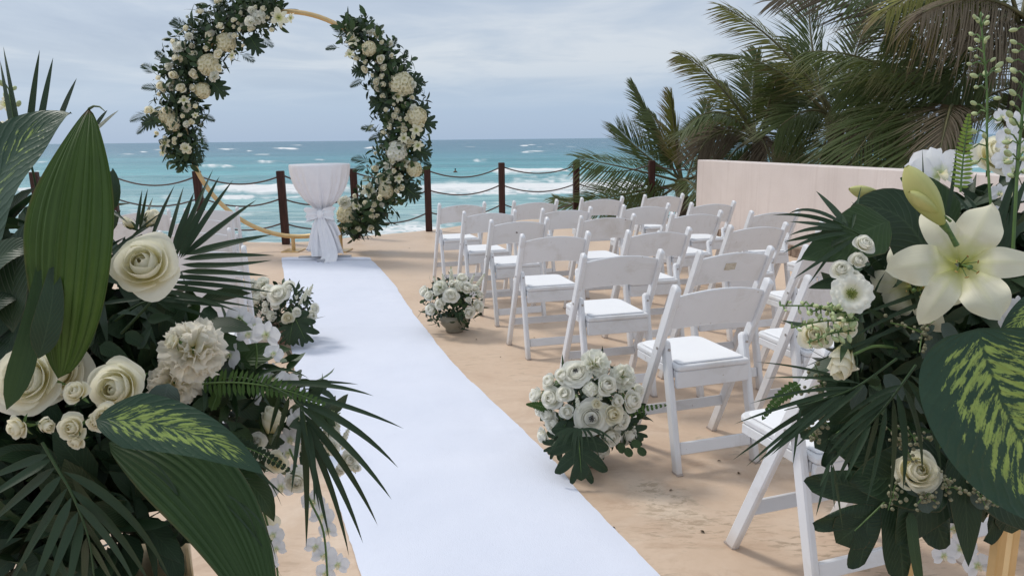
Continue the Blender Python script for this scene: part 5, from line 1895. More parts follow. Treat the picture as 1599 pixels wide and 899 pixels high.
S_ = 'rose_small'
fr1 = zl([(S_, 95, 232, 34), (S_, 150, 243, 36), (S_, 160, 338, 36), (S_, 135, 300, 28), (S_, 142, 182, 32), (S_, 188, 162, 32), ('ranunculus', 236, 146, 40), ('peony_low', 306, 112, 42), (S_, 346, 196, 40),
          ('peony_low', 410, 158, 38), (S_, 433, 252, 43), ('ranunculus', 292, 312, 50), ('rose_ivory', 368, 298, 36), (S_, 360, 376, 38), (S_, 428, 375, 30), ('peony_low', 262, 345, 28), (S_, 462, 212, 22),
          ('stock', 243, 262, 34), ('stock', 325, 215, 34), ('stock', 412, 196, 30), ('rose_ivory', 312, 262, 18), (S_, 108, 285, 26), ('hyd_w', 290, 205, 20), (S_, 205, 395, 34), (S_, 330, 430, 30), (S_, 250, 420, 30), (S_, 400, 325, 28), (S_, 205, 290, 26), (S_, 195, 225, 26), (S_, 385, 250, 26), (S_, 120, 380, 26)], 800, 520, 2.371)
b1_, t1_, r1_, cen1 = bowl('round bowl of white roses with a split leaf touching the runner edge, nearest bowl', 926, 622, 82, 918, 722, fr1, 61, 'glass', .09)
for (b_, c_, e_) in (((940, 655), (985, 640), (1042, 632)), ((865, 640), (845, 632), (822, 631))):
    fern_leaf(b1_, b_, e_, t1_ - .1, 15, 10, 'fern', c_, 4.5)
for px, py, dx, dy, s_, k_, dt in ((905, 702, .05, -1, .215, 1, -.19), (985, 672, .8, -.6, .12, 1, -.06), (872, 692, -.8, -.8, .11, 1, -.10)):
    p = W(px, py, t1_ + dt)
    yv = nrm(RIGHT * dx + UP * dy)
    zv = nrm(BACK + UP * .35)
    yv = nrm(yv - zv * (yv @ zv))
    Mx = np.eye(4)
    Mx[:3, 0], Mx[:3, 1], Mx[:3, 2], Mx[:3, 3] = np.cross(yv, zv) * s_, yv * s_, zv * s_, p - yv * s_ * .5 - parent_loc(b1_)
    if s_ > .2 and Mx[2, 3] + (yv * s_ * 1.05)[2] < .012:
        Mx[2, 3] += .012 - (Mx[2, 3] + (yv * s_ * 1.05)[2])
    link('monstera_leaf', FL['monstera', k_], b1_, Mx)
for i in range(14):
    a = random.uniform(-1, 1)
    lf(b1_, 'palm_fg', (905 + a * 8, 668), (905 + a * 62, 700 + random.uniform(-6, 32) - abs(a) * 6), 4.5, t1_ - .22, c=(905 + a * 40, 668), name='grass_blade', nu=8)
for x, y, dx, dy in ((975, 700, 12, 12), (985, 690, 16, 6), (968, 690, 4, 18), (995, 700, 14, 10)):
    lf(b1_, 'leaf_mid', (x, y), (x + dx, y + dy), 13, t1_ - .1, prof='round')
lf(b1_, 'leaf_mid', (880, 590), (878, 552), 5, t1_ - .08, name='grass_blade')

fr2 = zl([(S_, 345, 330, 54), (S_, 255, 398, 48), (S_, 490, 468, 48), (S_, 560, 420, 52), (S_, 575, 325, 38), (S_, 470, 270, 54), (S_, 185, 440, 50), (S_, 490, 365, 22), (S_, 125, 290, 42), (S_, 350, 230, 32),
          ('stock', 345, 150, 60), ('stock', 590, 200, 60), ('stock', 215, 215, 50), (S_, 430, 185, 40), ('peony_low', 250, 260, 50), ('stock', 520, 190, 44), ('hyd_w', 410, 235, 36), (S_, 160, 330, 36), ('stock', 280, 190, 44), (S_, 540, 270, 32)], 640, 400, 5.33)
b2_, t2_, r2_, cen2 = bowl('low glass bowl of white roses and stock beside the front right chairs', 707, 466, 50, 710, 517, fr2, 62, 'glass', .10)
fr3 = zl([(S_, 315, 340, 78), ('peony_low', 165, 250, 60), (S_, 210, 310, 52), (S_, 200, 425, 32), (S_, 195, 475, 28), ('peony_low', 245, 520, 36), (S_, 285, 425, 36), ('rose_ivory', 390, 540, 48), (S_, 590, 525, 56),
          (S_, 400, 270, 50), ('peony_low', 100, 280, 60), (S_, 60, 260, 60), ('stock', 545, 330, 60), ('stock', 585, 300, 60), ('stock', 510, 380, 46), (S_, 620, 460, 40), ('stock', 470, 340, 40), (S_, 470, 490, 34), ('hyd_w', 120, 360, 40), (S_, 90, 420, 44)], 380, 400, 5.617)
b3_, t3_, r3_, cen3 = bowl('low bowl of white roses left of the runner, half behind tall leaves', 442, 478, 54, 441, 534, fr3, 63, 'clay', .085)
for px, py, dx, dy, s_, k_ in ((468, 512, .5, -1, .20, 1), (455, 515, -.1, -1, .18, 0)):
    p = W(px, py, t3_ - .2)
    yv = nrm(RIGHT * dx + UP * dy)
    zv = nrm(BACK + UP * .4)
    yv = nrm(yv - zv * (yv @ zv))
    Mx = np.eye(4)
    Mx[:3, 0], Mx[:3, 1], Mx[:3, 2], Mx[:3, 3] = np.cross(yv, zv) * s_, yv * s_, zv * s_, p - yv * s_ * .5 - parent_loc(b3_)
    Mx[2, 3] = max(Mx[2, 3], .03 - (yv * s_ * 1.05)[2])
    link('monstera_leaf', FL['monstera', k_], b3_, Mx)
lf(b3_, 'leaf_dark', (470, 500), (489, 524), 6, t3_ - .2, c=(490, 498))
for tx, ty, cx_, cy_ in ((449, 443, 460, 440), (468, 437, 464, 445), (473, 453, 474, 449)):
    lf(b3_, 'leaf_dark', (461, 462), (tx, ty), 4, t3_ - .2, c=(cx_, cy_))

# ------------------------------------------------------------------ tall arrangement on the left, close to the viewer
stand('gold three legged stand under the tall left flower arrangement', [(-.62, .86), (-.40, .82), (-.50, 1.02)], .78, (-.507, .90))
LA = thing('flower_arrangement', 'tall left arrangement of cream roses, peony and broad ribbed leaves', 'flower arrangement', (-.507, .90, .79), 'tall flower arrangements at the aisle entrance')
filler(LA, W(50, 570, 1.04), (.17, .07, .20), [('broad', 'leaf_dark', 520, .045, .085), ('round', 'leaf_dark', 150, .03, .05), ('lance', 'palm_fg', 90, .09, .16)], 71)
filler(LA, W(265, 610, 1.07), (.105, .06, .13), [('broad', 'leaf_dark', 210, .04, .075), ('broad', 'leaf_mid', 60, .035, .065), ('lance', 'palm_fg', 40, .08, .13)], 72)
filler(LA, W(90, 800, 1.0), (.17, .06, .09), [('broad', 'leaf_dark', 200, .045, .085), ('lance', 'palm_fg', 50, .10, .16)], 73)
filler(LA, W(430, 650, 1.18), (.075, .04, .085), [('broad', 'leaf_mid', 60, .03, .055), ('broad', 'leaf_dark', 50, .03, .055)], 74)

g = Geo()
B_, C_, T_ = W(92, 590, .80), W(66, 330, .70), W(139, 170, .80)
leaf(g, B_, C_, T_, 150 * .76 / FPX, D(-.05, .25, 1), 'broad', 40, 49, -.36, .05, 10, .015)
tube(g, [T_, W(146, 166, .78), W(156, 167, .775), W(164, 174, .77)], [.0016, .0012, .0009, .0004], 5)
part('broad_leaf', g, M['leaf_rib'], LA, True, 'upright ribbed green leaf with a brown tip')
lf(LA, 'vari_few', (-80, 470), (112, 177), 190, .86, (-.35, .35, 1), (-10, 215), 'variegated_leaf', nu=24, nv=15, fold=.12, wave=.02)
lf(LA, 'leaf_dark', (20, 520), (75, 335), 80, .80, (-.3, .2, 1), (10, 380), 'leaf', nu=12, nv=7)
lf(LA, 'leaf_dark', (-60, 470), (62, 392), 70, .79, (-.2, .6, 1), (10, 365), 'leaf', nu=12, nv=7)
lf(LA, 'leaf_dark', (-50, 520), (40, 462), 60, .80, (-.2, .6, 1), (0, 450), 'leaf', nu=12, nv=7)
lf(LA, 'leaf_dark', (60, 560), (82, 405), 46, .76, (.3, .2, 1), (90, 470), 'leaf', nu=12, nv=7)
lf(LA, 'leaf_rib2', (10, 640), (62, 395), 40, .77, (.4, .2, 1), (60, 520), 'leaf', nu=12, nv=7)
for x, y, r_, k_ in ((42, 205, 30, 'lily_low'), (12, 198, 26, 'lily_low'), (8, 160, 16, 'lily_low'), (30, 225, 26, 'peony_low')):
    fl(LA, k_, x, y, r_, 1.12, (.1, .4, 1))
bud_stem(LA, [(20, 300), (22, 200), (14, 140)], [(29, 162, 10), (10, 150, 10), (2, 130, 9), (38, 185, 10), (22, 138, 8)], 1.12)
palm_leaf(LA, [(70, 420, .05), (52, 270, .02), (20, 210, 0), (-40, 160, .0)],
          [((22, 216), (0, 94), 9), ((34, 228), (5, 72), 9), ((45, 222), (62, 78), 13), ((60, 212), (83, 90), 11), ((90, 196), (120, 122), 13), ((22, 216), (-30, 172), 9), ((28, 222), (-30, 196), 9), ((36, 236), (-28, 218), 9),
           ((40, 250), (-30, 240), 10), ((48, 262), (-26, 262), 10)], .95)
palm_leaf(LA, [(110, 400, .05), (135, 250, .0), (150, 205, 0)], [((150, 196), (168, 172), 8), ((148, 206), (186, 172), 9), ((166, 262), (178, 300), 9), ((160, 320), (200, 348), 7)], .92)
lf(LA, 'leaf_dark', (160, 330), (176, 262), 30, .93, (.8, .2, 1), (182, 300), 'leaf')
# the rose beside the ribbed leaf and its palm leaf
fl(LA, 'rose', 224, 412, 57, .82, (.16, .34, 1), 0, .4, .55, 'large cream rose facing the viewer')
fl(LA, 'bud', 232, 345, 26, .95, (.75, .65, .35), 0, back=.3)
fl(LA, 'bud', 206, 352, 18, .98, (-.5, .6, .5), 1, back=.3)
palm_leaf(LA, [(190, 520, .03), (250, 455, .0), (276, 412, -.01), (268, 386, 0), (236, 370, 0)],
          [((236, 374), (273, 289), 13), ((262, 384), (287, 291), 9), ((270, 396), (303, 300), 12), ((274, 400), (318, 292), 9), ((276, 400), (333, 264), 10), ((279, 402), (343, 275), 12), ((281, 404), (364, 281), 12), ((284, 402), (401, 312), 12),
           ((290, 398), (426, 366), 13, (360, 378)), ((286, 405), (429, 399), 11, (350, 396)), ((282, 413), (426, 406), 10, (350, 418)), ((280, 424), (420, 431), 10), ((268, 432), (404, 443), 10), ((262, 440), (430, 457), 9), ((255, 446), (410, 470), 9), ((252, 452), (372, 486), 8)], .90)
palm_leaf(LA, [(140, 430, .02), (180, 388, .0), (222, 366, 0)], [((213, 362), (222, 296), 6), ((218, 360), (231, 294), 6), ((222, 358), (239, 308), 6), ((180, 388), (150, 410), 6), ((170, 396), (240, 350), 7), ((200, 376), (255, 330), 5)], .93)
palm_leaf(LA, [(180, 500, .02), (230, 470, .0), (300, 462, .0)], [((240, 468), (340, 500), 8), ((240, 466), (350, 480), 8), ((220, 474), (300, 520), 8), ((260, 464), (400, 480), 7), ((225, 470), (150, 520), 8), ((230, 465), (130, 480), 8)], .95)
# cream roses low on the left
fl(LA, 'rose', 84, 582, 54, .93, (.3, .35, 1), 1, 1.0)
fl(LA, 'rose', 42, 592, 56, .85, (.10, .15, 1), 3, 2.0, .5, 'wide open cream rose at the left edge')
fl(LA, 'rose', 180, 606, 55, .85, (.10, .12, 1), 2, 2.8)
for x, y, r_, d in ((118, 612, 25, (-.1, .5, 1)), (112, 668, 27, (.1, .1, 1)), (164, 650, 27, (.1, .2, 1)), (26, 668, 26, (-.3, -.2, 1)), (150, 660, 18, (.3, -.4, .8)), (118, 690, 18, (0, -.5, 1))):
    fl(LA, 'rose_ivory', x, y, r_, .815, d)
fl(LA, 'bud', 66, 662, 26, .82, (.9, -.1, .5), 0, back=.2)
fl(LA, 'peony', 306, 545, 52, .93, (.75, .35, .65), 0, 0, .3, 'ruffled blush peony seen from its side')
fl(LA, 'peony', 276, 596, 44, .97, (.6, .1, .8), 1, 1, .3)
fl(LA, 'rose_ivory', 268, 532, 20, .9, (-.8, .3, .5))
lf(LA, 'euca', (264, 598), (256, 658), 52, .84, (.1, .3, 1), (252, 628), prof='round', nu=10, nv=7)
for x, y, dx, dy, w_ in ((195, 520, 40, 25, 24), (155, 540, 45, 18, 26), (215, 545, 22, -35, 22), (110, 530, -20, -40, 26), (285, 640, 25, 40, 26), (230, 500, 40, -5, 18), (130, 545, 20, -45, 24), (70, 525, 30, -25, 24)):
    lf(LA, 'leaf_dark', (x, y), (x + dx, y + dy), w_, .90, (random.uniform(-.5, .5), .3, 1), nu=8, nv=5)
# variegated leaf, broad bent leaf and palm leaf at the bottom
lf(LA, 'vari', (150, 655), (412, 740), 92, .80, (-.10, .55, 1), (300, 650), 'variegated_leaf', -.03, nu=34, nv=19, fold=.13, wave=.016, label='green leaf with yellow markings pointing right')
g = leaf(Geo(), W(170, 690, .90), W(345, 690, .86), W(430, 1010, .82), 128 * .86 / FPX, D(.35, .65, .9), 'broad', 40, 49, -.16, .045, 11, .012)
part('broad_leaf', g, M['leaf_rib2'], LA, True, 'long ribbed leaf bending down at the bottom left')
palm_leaf(LA, [(66, 690, .0), (90, 732, 0), (108, 762, 0), (128, 808, 0), (141, 853, 0), (150, 930, 0)],
          [((76, 709), (-30, 752), 15), ((80, 716), (-30, 785), 16), ((88, 728), (-20, 822), 17), ((97, 741), (8, 850), 17), ((106, 760), (14, 915), 17), ((112, 775), (48, 925), 16), ((122, 798), (72, 925), 16), ((128, 812), (104, 935), 15),
           ((135, 838), (132, 935), 14), ((98, 735), (266, 905), 15, (210, 780)), ((108, 762), (236, 915), 15, (190, 820)), ((116, 782), (215, 920), 13, (180, 840)), ((127, 806), (200, 920), 12), ((138, 842), (182, 920), 12)], .83, w=15)
for x, y, r_ in ((85, 775, 20), (68, 800, 16), (118, 860, 22), (60, 880, 22), (150, 800, 18), (205, 870, 20), (100, 890, 20)):
    fl(LA, 'orchid', x, y, r_, 1.05, (random.uniform(-.4, .4), 0, 1))
# orchids, roses and drooping palm leaf on the aisle side
for x, y, r_, t_ in ((372, 500, 24, 1.08), (388, 522, 20, 1.06), (412, 527, 25, 1.04), (392, 508, 18, 1.08), (428, 552, 17, 1.05), (350, 556, 24, 1.05), (345, 590, 20, 1.07), (424, 592, 24, 1.1), (404, 578, 18, 1.1), (450, 598, 18, 1.1),
                     (470, 655, 22, 1.12), (452, 690, 22, 1.14), (448, 712, 20, 1.12), (358, 700, 22, 1.0), (372, 716, 24, 1.0), (440, 762, 24, 1.1), (486, 788, 22, 1.1), (500, 806, 22, 1.1), (508, 830, 18, 1.1), (490, 858, 20, 1.1),
                     (506, 868, 22, 1.1), (528, 886, 20, 1.1), (424, 836, 20, 1.05), (428, 858, 18, 1.05), (415, 880, 22, 1.05), (504, 900, 20, 1.1), (392, 620, 16, 1.05), (465, 740, 18, 1.12)):
    fl(LA, 'orchid', x, y, r_, t_, (random.uniform(-.4, .6), random.uniform(-.3, .4), 1), roll=random.uniform(-.6, .6))
for pts in ([(452, 700), (484, 780), (505, 830), (512, 910)], [(360, 700), (405, 780), (428, 860), (436, 915)], [(380, 640), (400, 570), (395, 520), (372, 495)]):
    part('stem', tube(Geo(), catmull([W(x, y, 1.09) for x, y in pts], 6), .0016, 5), M['stem'], LA)
fl(LA, 'bud', 424, 660, 40, 1.06, (.15, .9, .35), 1, back=.5)
fl(LA, 'rose_ivory', 432, 722, 22, 1.03, (.2, .1, 1), 0)
fl(LA, 'rose_small', 400, 690, 18, 1.08, (.1, .3, 1))
fl(LA, 'rose_small', 404, 708, 17, 1.06, (.1, .1, 1))
fl(LA, 'rose_small', 462, 752, 22, 1.08, (.2, -.2, 1))
fl(LA, 'rose', 388, 822, 40, 1.10, (.2, -.5, .8))
for x, y, r_, t_ in ((545, 718, 18, 1.18), (518, 698, 18, 1.16), (530, 735, 13, 1.18), (500, 690, 16, 1.2), (556, 730, 12, 1.18), (478, 700, 16, 1.2)):
    fl(LA, 'rose_small', x, y, r_, t_, (.5, .3, .8))
for x, y, s_, dx in ((505, 690, 55, .35), (522, 690, 50, .2), (530, 700, 40, .5), (400, 650, 40, -.1)):
    fl(LA, 'stock', x, y, s_, 1.2, (dx, 1, .2), back=0)
palm_leaf(LA, [(300, 620, .02), (360, 590, .0), (420, 602, -.02), (468, 632, -.03), (480, 680, -.02)],
          [((400, 600), (584, 618), 10, (510, 592)), ((405, 604), (560, 600), 8, (490, 590)), ((412, 606), (631, 669), 11, (530, 622)), ((455, 622), (622, 730), 13, (550, 650)), ((462, 628), (612, 780), 13, (550, 690)),
           ((468, 640), (590, 820), 13, (545, 720)), ((470, 650), (567, 848), 13, (530, 740)), ((474, 660), (545, 868), 11, (525, 760)), ((476, 672), (515, 842), 9), ((472, 640), (478, 856), 12, (482, 740)), ((468, 632), (500, 800), 9),
           ((440, 612), (420, 680), 9), ((390, 595), (482, 590), 7, (430, 560)), ((452, 618), (430, 700), 9), ((470, 650), (455, 770), 8), ((474, 655), (490, 790), 10, (496, 710))], 1.0, w=11)
palm_leaf(LA, [(290, 660, .0), (350, 690, .0), (420, 760, .0)], [((330, 680), (430, 740), 8), ((345, 690), (445, 775), 8), ((350, 690), (400, 800), 7), ((330, 690), (440, 720), 8, (390, 690))], 1.0)
fern_leaf(LA, (308, 600), (508, 632), .98, 26, 24, 'fern', (410, 586), 5.6)
fern_leaf(LA, (330, 640), (350, 590), 1.0, 14, 12, 'fern', None, 5)
fern_leaf(LA, (340, 690), (460, 740), .99, 18, 16, 'leaf_dark', (390, 690), 7)
lf(LA, 'leaf_mid', (330, 610), (455, 545), 60, 1.12, (.1, .5, 1), (380, 545), nu=12, nv=7)
lf(LA, 'leaf_mid', (350, 740), (428, 815), 52, 1.05, (.1, .3, 1), (410, 750), nu=12, nv=7, wave=.06)
lf(LA, 'leaf_mid', (450, 670), (525, 665), 42, 1.16, (.2, .4, 1), (495, 640), nu=12, nv=7, wave=.05)
lf(LA, 'leaf_mid', (300, 560), (400, 600), 60, 1.1, (.1, .3, 1), (360, 550), nu=12, nv=7)
for b_, c_, e_ in (((350, 770), (400, 790), (405, 870)), ((355, 775), (420, 800), (432, 880)), ((350, 785), (400, 830), (440, 900)), ((380, 720), (420, 735), (440, 790)), ((190, 690), (300, 740), (288, 850)), ((230, 730), (285, 760), (300, 830))):
    lf(LA, 'palm_fg', b_, e_, 3.2, .86, (0, .3, 1), c_, 'grass_blade', nu=12)

# ------------------------------------------------------------------ tall arrangement on the right
stand('gold three legged stand under the tall right flower arrangement', [(.644, 1.10), (.782, 1.09), (.915, 1.24)], .80, (.78, 1.143))
RA = thing('flower_arrangement', 'tall right arrangement of an ivory lily, white roses and variegated leaves', 'flower arrangement', (.76, 1.14, .81), 'tall flower arrangements at the aisle entrance')
filler(RA, W(1510, 550, 1.26), (.13, .07, .19), [('broad', 'leaf_dark', 430, .045, .085), ('round', 'euca', 40, .025, .045), ('round', 'leaf_dark', 120, .03, .05), ('lance', 'palm_fg', 90, .09, .15)], 81)
filler(RA, W(1395, 520, 1.16), (.075, .05, .13), [('broad', 'leaf_dark', 190, .035, .07), ('lance', 'palm_fg', 40, .07, .12)], 82)
filler(RA, W(1545, 380, 1.26), (.10, .05, .085), [('broad', 'leaf_dark', 150, .04, .07), ('lance', 'palm_fg', 60, .09, .15)], 83)
filler(RA, W(1500, 700, 1.24), (.13, .05, .06), [('broad', 'leaf_dark', 130, .045, .08)], 84)
fl(RA, 'lily', 1500, 412, 100, 1.0, (-.42, .10, .9), 0, .12, .12, 'large open ivory lily with a yellow green throat')
fl(RA, 'lily', 1428, 446, 78, 1.09, (-.75, -.15, .65), 1, 1.0, .25)
for (bx, by), (tx, ty), t_ in (((1474, 352), (1416, 260), .96), ((1468, 334), (1420, 300), .95), ((1380, 306), (1326, 295), 1.08)):
    a, b_ = W(bx, by, t_), W(tx, ty, t_ - .01)
    L_ = np.linalg.norm(b_ - a)
    flower(RA, 'lilybud', a, nrm(b_ - a), (L_, L_, L_) if L_ < .06 else (L_ * 1.12, L_ * 1.12, L_))
fl(RA, 'orchid', 1474, 262, 50, 1.10, (-.35, .3, 1), 0, .3)
fl(RA, 'orchid', 1446, 250, 34, 1.13, (-.6, .4, .8), 1, -.4)
fl(RA, 'rose', 1560, 240, 40, 1.2, (.1, .4, 1), 1)
lf(RA, 'leaf_dark', (1470, 450), (1322, 333), 118, 1.06, (-.1, .35, 1), (1420, 290), 'broad_leaf', nu=18, nv=9, fold=.06, wave=.01)
lf(RA, 'leaf_mid', (1388, 345), (1250, 405), 92, 1.035, (.1, .35, 1), (1325, 372), 'broad_leaf', nu=18, nv=9, fold=.10, wave=.02)
lf(RA, 'leaf_mid', (1480, 370), (1405, 278), 80, 1.10, (-.2, .4, 1), (1450, 290), 'broad_leaf', nu=18, nv=9, fold=.08)
lf(RA, 'leaf_dark', (1330, 440), (1262, 450), 26, 1.04, (0, .5, 1), nu=12, nv=5)
for x, y, r_ in ((1350, 380, 19), (1341, 406, 18), (1313, 420, 19), (1334, 430, 11)):
    fl(RA, 'rose_small', x, y, r_, 1.0, (random.uniform(-.4, .2), random.uniform(.2, .6), 1))
fl(RA, 'lisi', 1330, 458, 33, .99, (-.15, .22, 1), back=.2)
for (bx, by), (tx, ty) in (((1330, 490), (1218, 477)), ((1335, 500), (1236, 512)), ((1330, 480), (1262, 488)), ((1335, 515), (1262, 535)), ((1340, 500), (1290, 478))):
    n_ = 12
    bs = [(bx + (tx - bx) * (i + 1) / n_ + random.uniform(-4, 4), by + (ty - by) * (i + 1) / n_ + (9 * (1 - .6 * i / n_)) * (-1) ** i + random.uniform(-3, 3), 9 * (1.1 - .6 * i / n_)) for i in range(n_)]
    bud_stem(RA, [(bx, by), ((bx + tx) / 2, (by + ty) / 2 - 5), (tx, ty)], bs, 1.0, 'bud_spray', 8, 'bud', .0018)
fl(RA, 'rose', 1272, 522, 28, 1.06, (-.3, .2, .9), 1)
fl(RA, 'rose', 1322, 508, 20, 1.05, (.1, .3, 1), 3)
fl(RA, 'bud', 1316, 560, 46, 1.0, (-.40, -.75, .45), 1, back=.45)
tube_g = tube(Geo(), catmull([W(*p) for p in ((1330, 555, 1.03), (1370, 540, 1.06), (1430, 550, 1.14))], 6), .0022, 6)
part('stem', tube_g, M['stem'], RA)
lf(RA, 'vari', (1528, 512), (1672, 812), 262, .90, (-.25, .35, 1), (1552, 640), 'variegated_leaf', nu=40, nv=25, fold=.13, pleat=.006, npl=6, wave=.014, prof='egg', label='large leaf with yellow green stripes at the right edge')
lf(RA, 'vari', (1640, 470), (1556, 548), 50, 1.0, (-.1, .5, 1), (1590, 490), 'variegated_leaf', nu=16, nv=9)
fl(RA, 'rose', 1432, 734, 43, 1.06, (-.12, .30, 1), 2, 1.1, .5, 'cream rose low in the right arrangement')
for px, py, dx, dy, s_, k_, t_, tilt in ((1395, 770, -.75, -.7, .205, 1, 1.13, .25), (1570, 715, .15, -1, .22, 1, 1.16, .2), (1340, 650, -.8, -.6, .15, 1, 1.18, .3)):
    p = W(px, py, t_)
    yv = nrm(RIGHT * dx + UP * dy)
    zv = nrm(BACK + UP * tilt)
    yv = nrm(yv - zv * (yv @ zv))
    Mx = np.eye(4)
    Mx[:3, 0], Mx[:3, 1], Mx[:3, 2], Mx[:3, 3] = np.cross(yv, zv) * s_, yv * s_, zv * s_, p - yv * s_ * .5 - parent_loc(RA)
    link('monstera_leaf', FL['monstera', k_], RA, Mx)
lf(RA, 'leaf_dark', (1488, 735), (1325, 752), 120, 1.10, (-.1, .3, 1), (1400, 745), 'broad_leaf', nu=18, nv=9, fold=.05, wave=.03)
lf(RA, 'leaf_dark', (1480, 720), (1400, 850), 100, 1.11, (.2, .3, 1), (1440, 800), 'broad_leaf', nu=18, nv=9, fold=.05, wave=.02)
lf(RA, 'leaf_dark', (1500, 690), (1512, 884), 58, 1.08, (-.2, .2, 1), (1510, 790), 'broad_leaf', nu=18, nv=9, fold=.15, wave=.02)
lf(RA, 'leaf_dark', (1530, 690), (1640, 830), 110, 1.12, (-.2, .2, 1), (1560, 780), 'broad_leaf', nu=18, nv=9, fold=.08, wave=.02)
lf(RA, 'leaf_mid', (1422, 800), (1440, 930), 18, 1.1, (0, .2, 1), (1424, 850), 'leaf', prof='strap', nu=10)
palm_leaf(RA, [(1430, 570, .03), (1384, 632, .0), (1340, 680, .0), (1296, 722, .0)],
          [((1400, 612), (1410, 765), 12, (1420, 680)), ((1394, 620), (1388, 788), 12, (1400, 700)), ((1384, 632), (1352, 790), 11, (1372, 710)), ((1372, 646), (1345, 745), 10), ((1360, 658), (1318, 752), 10), ((1345, 675), (1302, 760), 8), ((1400, 610), (1296, 690), 10, (1340, 640)),
           ((1392, 620), (1290, 712), 10, (1335, 655)), ((1380, 634), (1296, 730), 10, (1325, 680)), ((1410, 600), (1310, 660), 9, (1350, 620)), ((1408, 600), (1440, 740), 12, (1440, 660)), ((1415, 590), (1470, 740), 12, (1460, 640)), ((1296, 722), (1274, 806), 6), ((1298, 724), (1303, 793), 6),
           ((1300, 722), (1316, 826), 5), ((1296, 722), (1280, 760), 6), ((1420, 585), (1500, 700), 11, (1480, 620))], 1.0)
palm_leaf(RA, [(1400, 560, .03), (1335, 605, .0), (1270, 628, .0), (1225, 640, 0)],
          [((1330, 606), (1146, 662), 8, (1240, 625)), ((1325, 608), (1144, 718), 10, (1240, 645)), ((1320, 612), (1165, 728), 9, (1245, 655)), ((1318, 612), (1178, 726), 9, (1250, 660)), ((1320, 615), (1190, 718), 10, (1258, 655)), ((1325, 615), (1203, 711), 10, (1265, 655)),
           ((1330, 615), (1240, 700), 9), ((1250, 634), (1238, 727), 6), ((1340, 605), (1170, 630), 6, (1250, 605)), ((1345, 600), (1180, 565), 5, (1260, 570)), ((1345, 598), (1195, 590), 5, (1260, 585)), ((1310, 615), (1225, 690), 8), ((1350, 600), (1250, 690), 9, (1300, 640))], 1.02)
palm_leaf(RA, [(1380, 390, .03), (1335, 362, .0), (1312, 352, .0)],
          [((1325, 356), (1274, 298), 15, (1296, 320)), ((1320, 352), (1231, 334), 8, (1265, 315)), ((1318, 356), (1206, 336), 8, (1265, 330)), ((1320, 357), (1232, 346), 9), ((1320, 360), (1232, 368), 9, (1270, 350)), ((1322, 362), (1224, 378), 10, (1270, 366)), ((1325, 364), (1222, 396), 8, (1270, 366)),
           ((1330, 368), (1240, 412), 9, (1280, 388)), ((1335, 372), (1238, 436), 8, (1290, 400)), ((1322, 350), (1290, 310), 8), ((1305, 386), (1262, 445), 5), ((1330, 358), (1345, 290), 5)], 1.02)
for b_, c_, e_, w_ in (((1500, 455), (1400, 480), (1310, 540), 8), ((1500, 470), (1400, 500), (1300, 570), 8), ((1480, 480), (1380, 520), (1250, 575), 7), ((1490, 440), (1400, 470), (1320, 500), 8), ((1455, 360), (1430, 320), (1412, 270), 8), ((1475, 350), (1490, 290), (1494, 225), 7),
                       ((1440, 350), (1444, 320), (1440, 230), 5), ((1480, 400), (1450, 380), (1470, 310), 8), ((1550, 420), (1560, 320), (1600, 240), 15), ((1560, 420), (1575, 330), (1612, 262), 14), ((1545, 400), (1540, 330), (1500, 300), 10), ((1560, 400), (1580, 360), (1625, 330), 14),
                       ((1540, 400), (1530, 330), (1470, 285), 8), ((1550, 400), (1540, 350), (1590, 285), 12), ((1535, 420), (1510, 370), (1475, 350), 9), ((1570, 400), (1590, 300), (1588, 210), 10), ((1440, 500), (1430, 440), (1400, 400), 8)):
    lf(RA, 'palm_fg', b_, e_, w_, 1.08, (random.uniform(-.3, .3), .3, 1), c_, 'grass_blade', nu=12)
q_ = lambda x, y: (1380 + x / 2.995, y / 2.995)
bud_stem(RA, [(1556, 420), (1542, 250), (1541, 140), (1531, 24)], [(*q_(x, y), r_) for x, y, r_ in ((425, 80, 7), (440, 95, 7), (458, 72, 7), (485, 82, 6), (482, 108, 7), (410, 160, 7), (437, 190, 6), (482, 180, 7), (475, 194, 6), (408, 230, 7), (432, 265, 7), (400, 300, 7), (510, 280, 7),
          (540, 305, 8), (535, 330, 8), (475, 347, 8), (422, 355, 8), (432, 408, 8), (530, 460, 9), (420, 483, 9), (425, 532, 9), (470, 635, 7), (415, 615, 9), (425, 760, 8), (540, 560, 8), (405, 690, 8))], 1.05, 'bud_stem', r=.0022)
bs = []
for i in range(30):
    y = 40 + i * 8
    bs.append((1603 - 9 * (i / 30) + (-1) ** i * random.uniform(8, 19) - 6, y + random.uniform(-3, 3), 7 + i * .12))
bud_stem(RA, [(1580, 420), (1590, 250), (1602, 120), (1610, 10)], bs, 1.05, 'bud_stem')
for x, y, r_ in ((1582, 215, 24), (1600, 190, 24), (1574, 246, 22), (1592, 262, 24), (1566, 300, 18), (1585, 300, 20), (1600, 230, 24), (1570, 180, 16), (1556, 330, 15), (1545, 345, 12)):
    fl(RA, 'orchid', x, y, r_, 1.12, (random.uniform(-.5, .2), .2, 1), roll=random.uniform(-.5, .5))
fern_leaf(RA, (1500, 300), (1513, 178), .98, 19, 19, 'lime', (1504, 235), 4.6)
fern_leaf(RA, (1250, 600), (1190, 655), 1.02, 12, 13, 'fern', (1215, 615), 8)
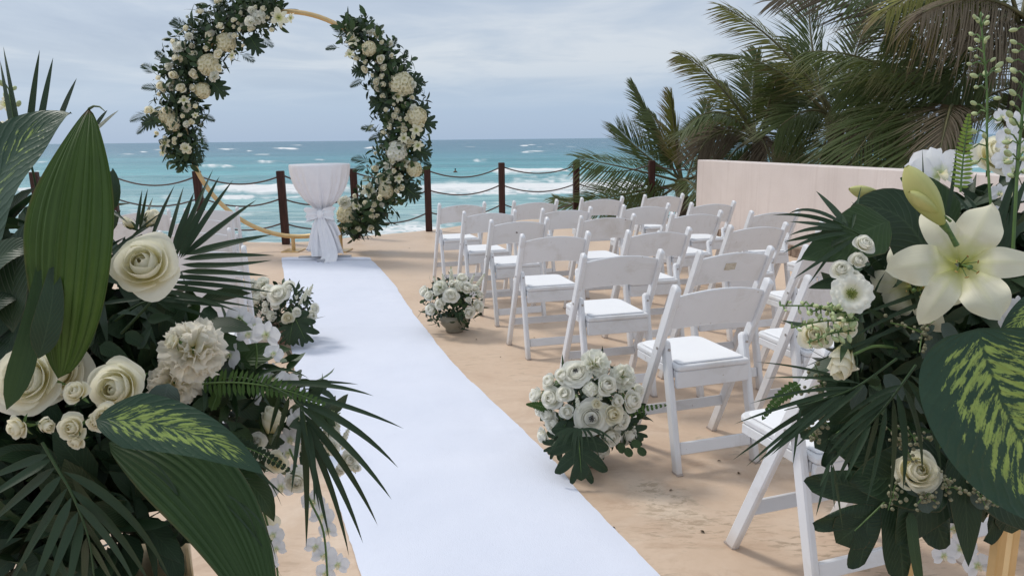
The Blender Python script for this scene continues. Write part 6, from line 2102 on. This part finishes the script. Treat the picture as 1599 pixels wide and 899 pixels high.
for x, y, r_ in ((1562, 490, 20), (1578, 500, 18), (1594, 478, 18), (1550, 528, 13), (1536, 462, 13), (1492, 828, 22), (1504, 858, 26), (1532, 886, 24), (1478, 870, 20)):
    fl(RA, 'orchid', x, y, r_, 1.04 if y < 700 else 1.22, (random.uniform(-.4, .3), .1, 1), roll=random.uniform(-.5, .5))
for x, y, dx, dy, w_ in ((1470, 505, 24, 38, 34), (1420, 530, 40, -22, 16), (1380, 585, 30, 40, 30), (1450, 600, -12, 46, 36), (1500, 590, 10, 40, 36), (1410, 760, 48, 4, 30), (1440, 765, 10, 36, 30), (1440, 560, 24, -40, 20), (1520, 760, 24, 34, 34), (1350, 600, -20, 40, 24), (1466, 750, -6, 46, 16)):
    lf(RA, 'euca', (x, y), (x + dx, y + dy), w_, 1.06, (random.uniform(-.4, .4), .3, 1), prof='round', nu=9, nv=5)
for x, y, sp in ((1405, 690, 24), (1425, 680, 26), (1395, 770, 16), (1445, 775, 22), (1475, 760, 24), (1530, 775, 26), (1285, 600, 20), (1280, 645, 18), (1272, 680, 18), (1440, 520, 24), (1560, 720, 22)):
    seeds(RA, x, y, 1.05, sp)

# ------------------------------------------------------------------ litter on the concrete
for i, (px, py, s_) in enumerate(((957, 826, .015), (1100, 832, .018), (1045, 766, .014), (790, 366, .02), (745, 531, .018), (835, 528, .014), (1193, 695, .016), (850, 605, .012), (782, 558, .012), (1155, 738, .02), (1120, 720, .016), (640, 388, .02))):
    p = Gz(px, py)
    t_ = thing('dry_leaf', f'small dark dry leaf scrap on concrete {["near the runner edge in front", "between the runner and the back row chair", "in front of the nearest flower bowl", "by the terrace edge", "below the second flower bowl", "right of the second flower bowl", "left of the second chair row", "behind the nearest flower bowl", "between the two right flower bowls", "beside the back row chair leg", "under the sixth row chair stretcher", "right of the draped table"][i]}', 'dry leaf', p, 'dry leaf scraps on the concrete')
    a = random.uniform(0, 6.28)
    e = np.array((math.cos(a), math.sin(a), 0)) * s_
    g = leaf(Geo(), (0, 0, .002), e * .5 + (0, 0, s_ * .35), e + (0, 0, .003), s_ * .6, (0, 0, 1), 'broad', 7, 5, .3)
    link('blade', g.mesh('blade', M['debris']), t_)
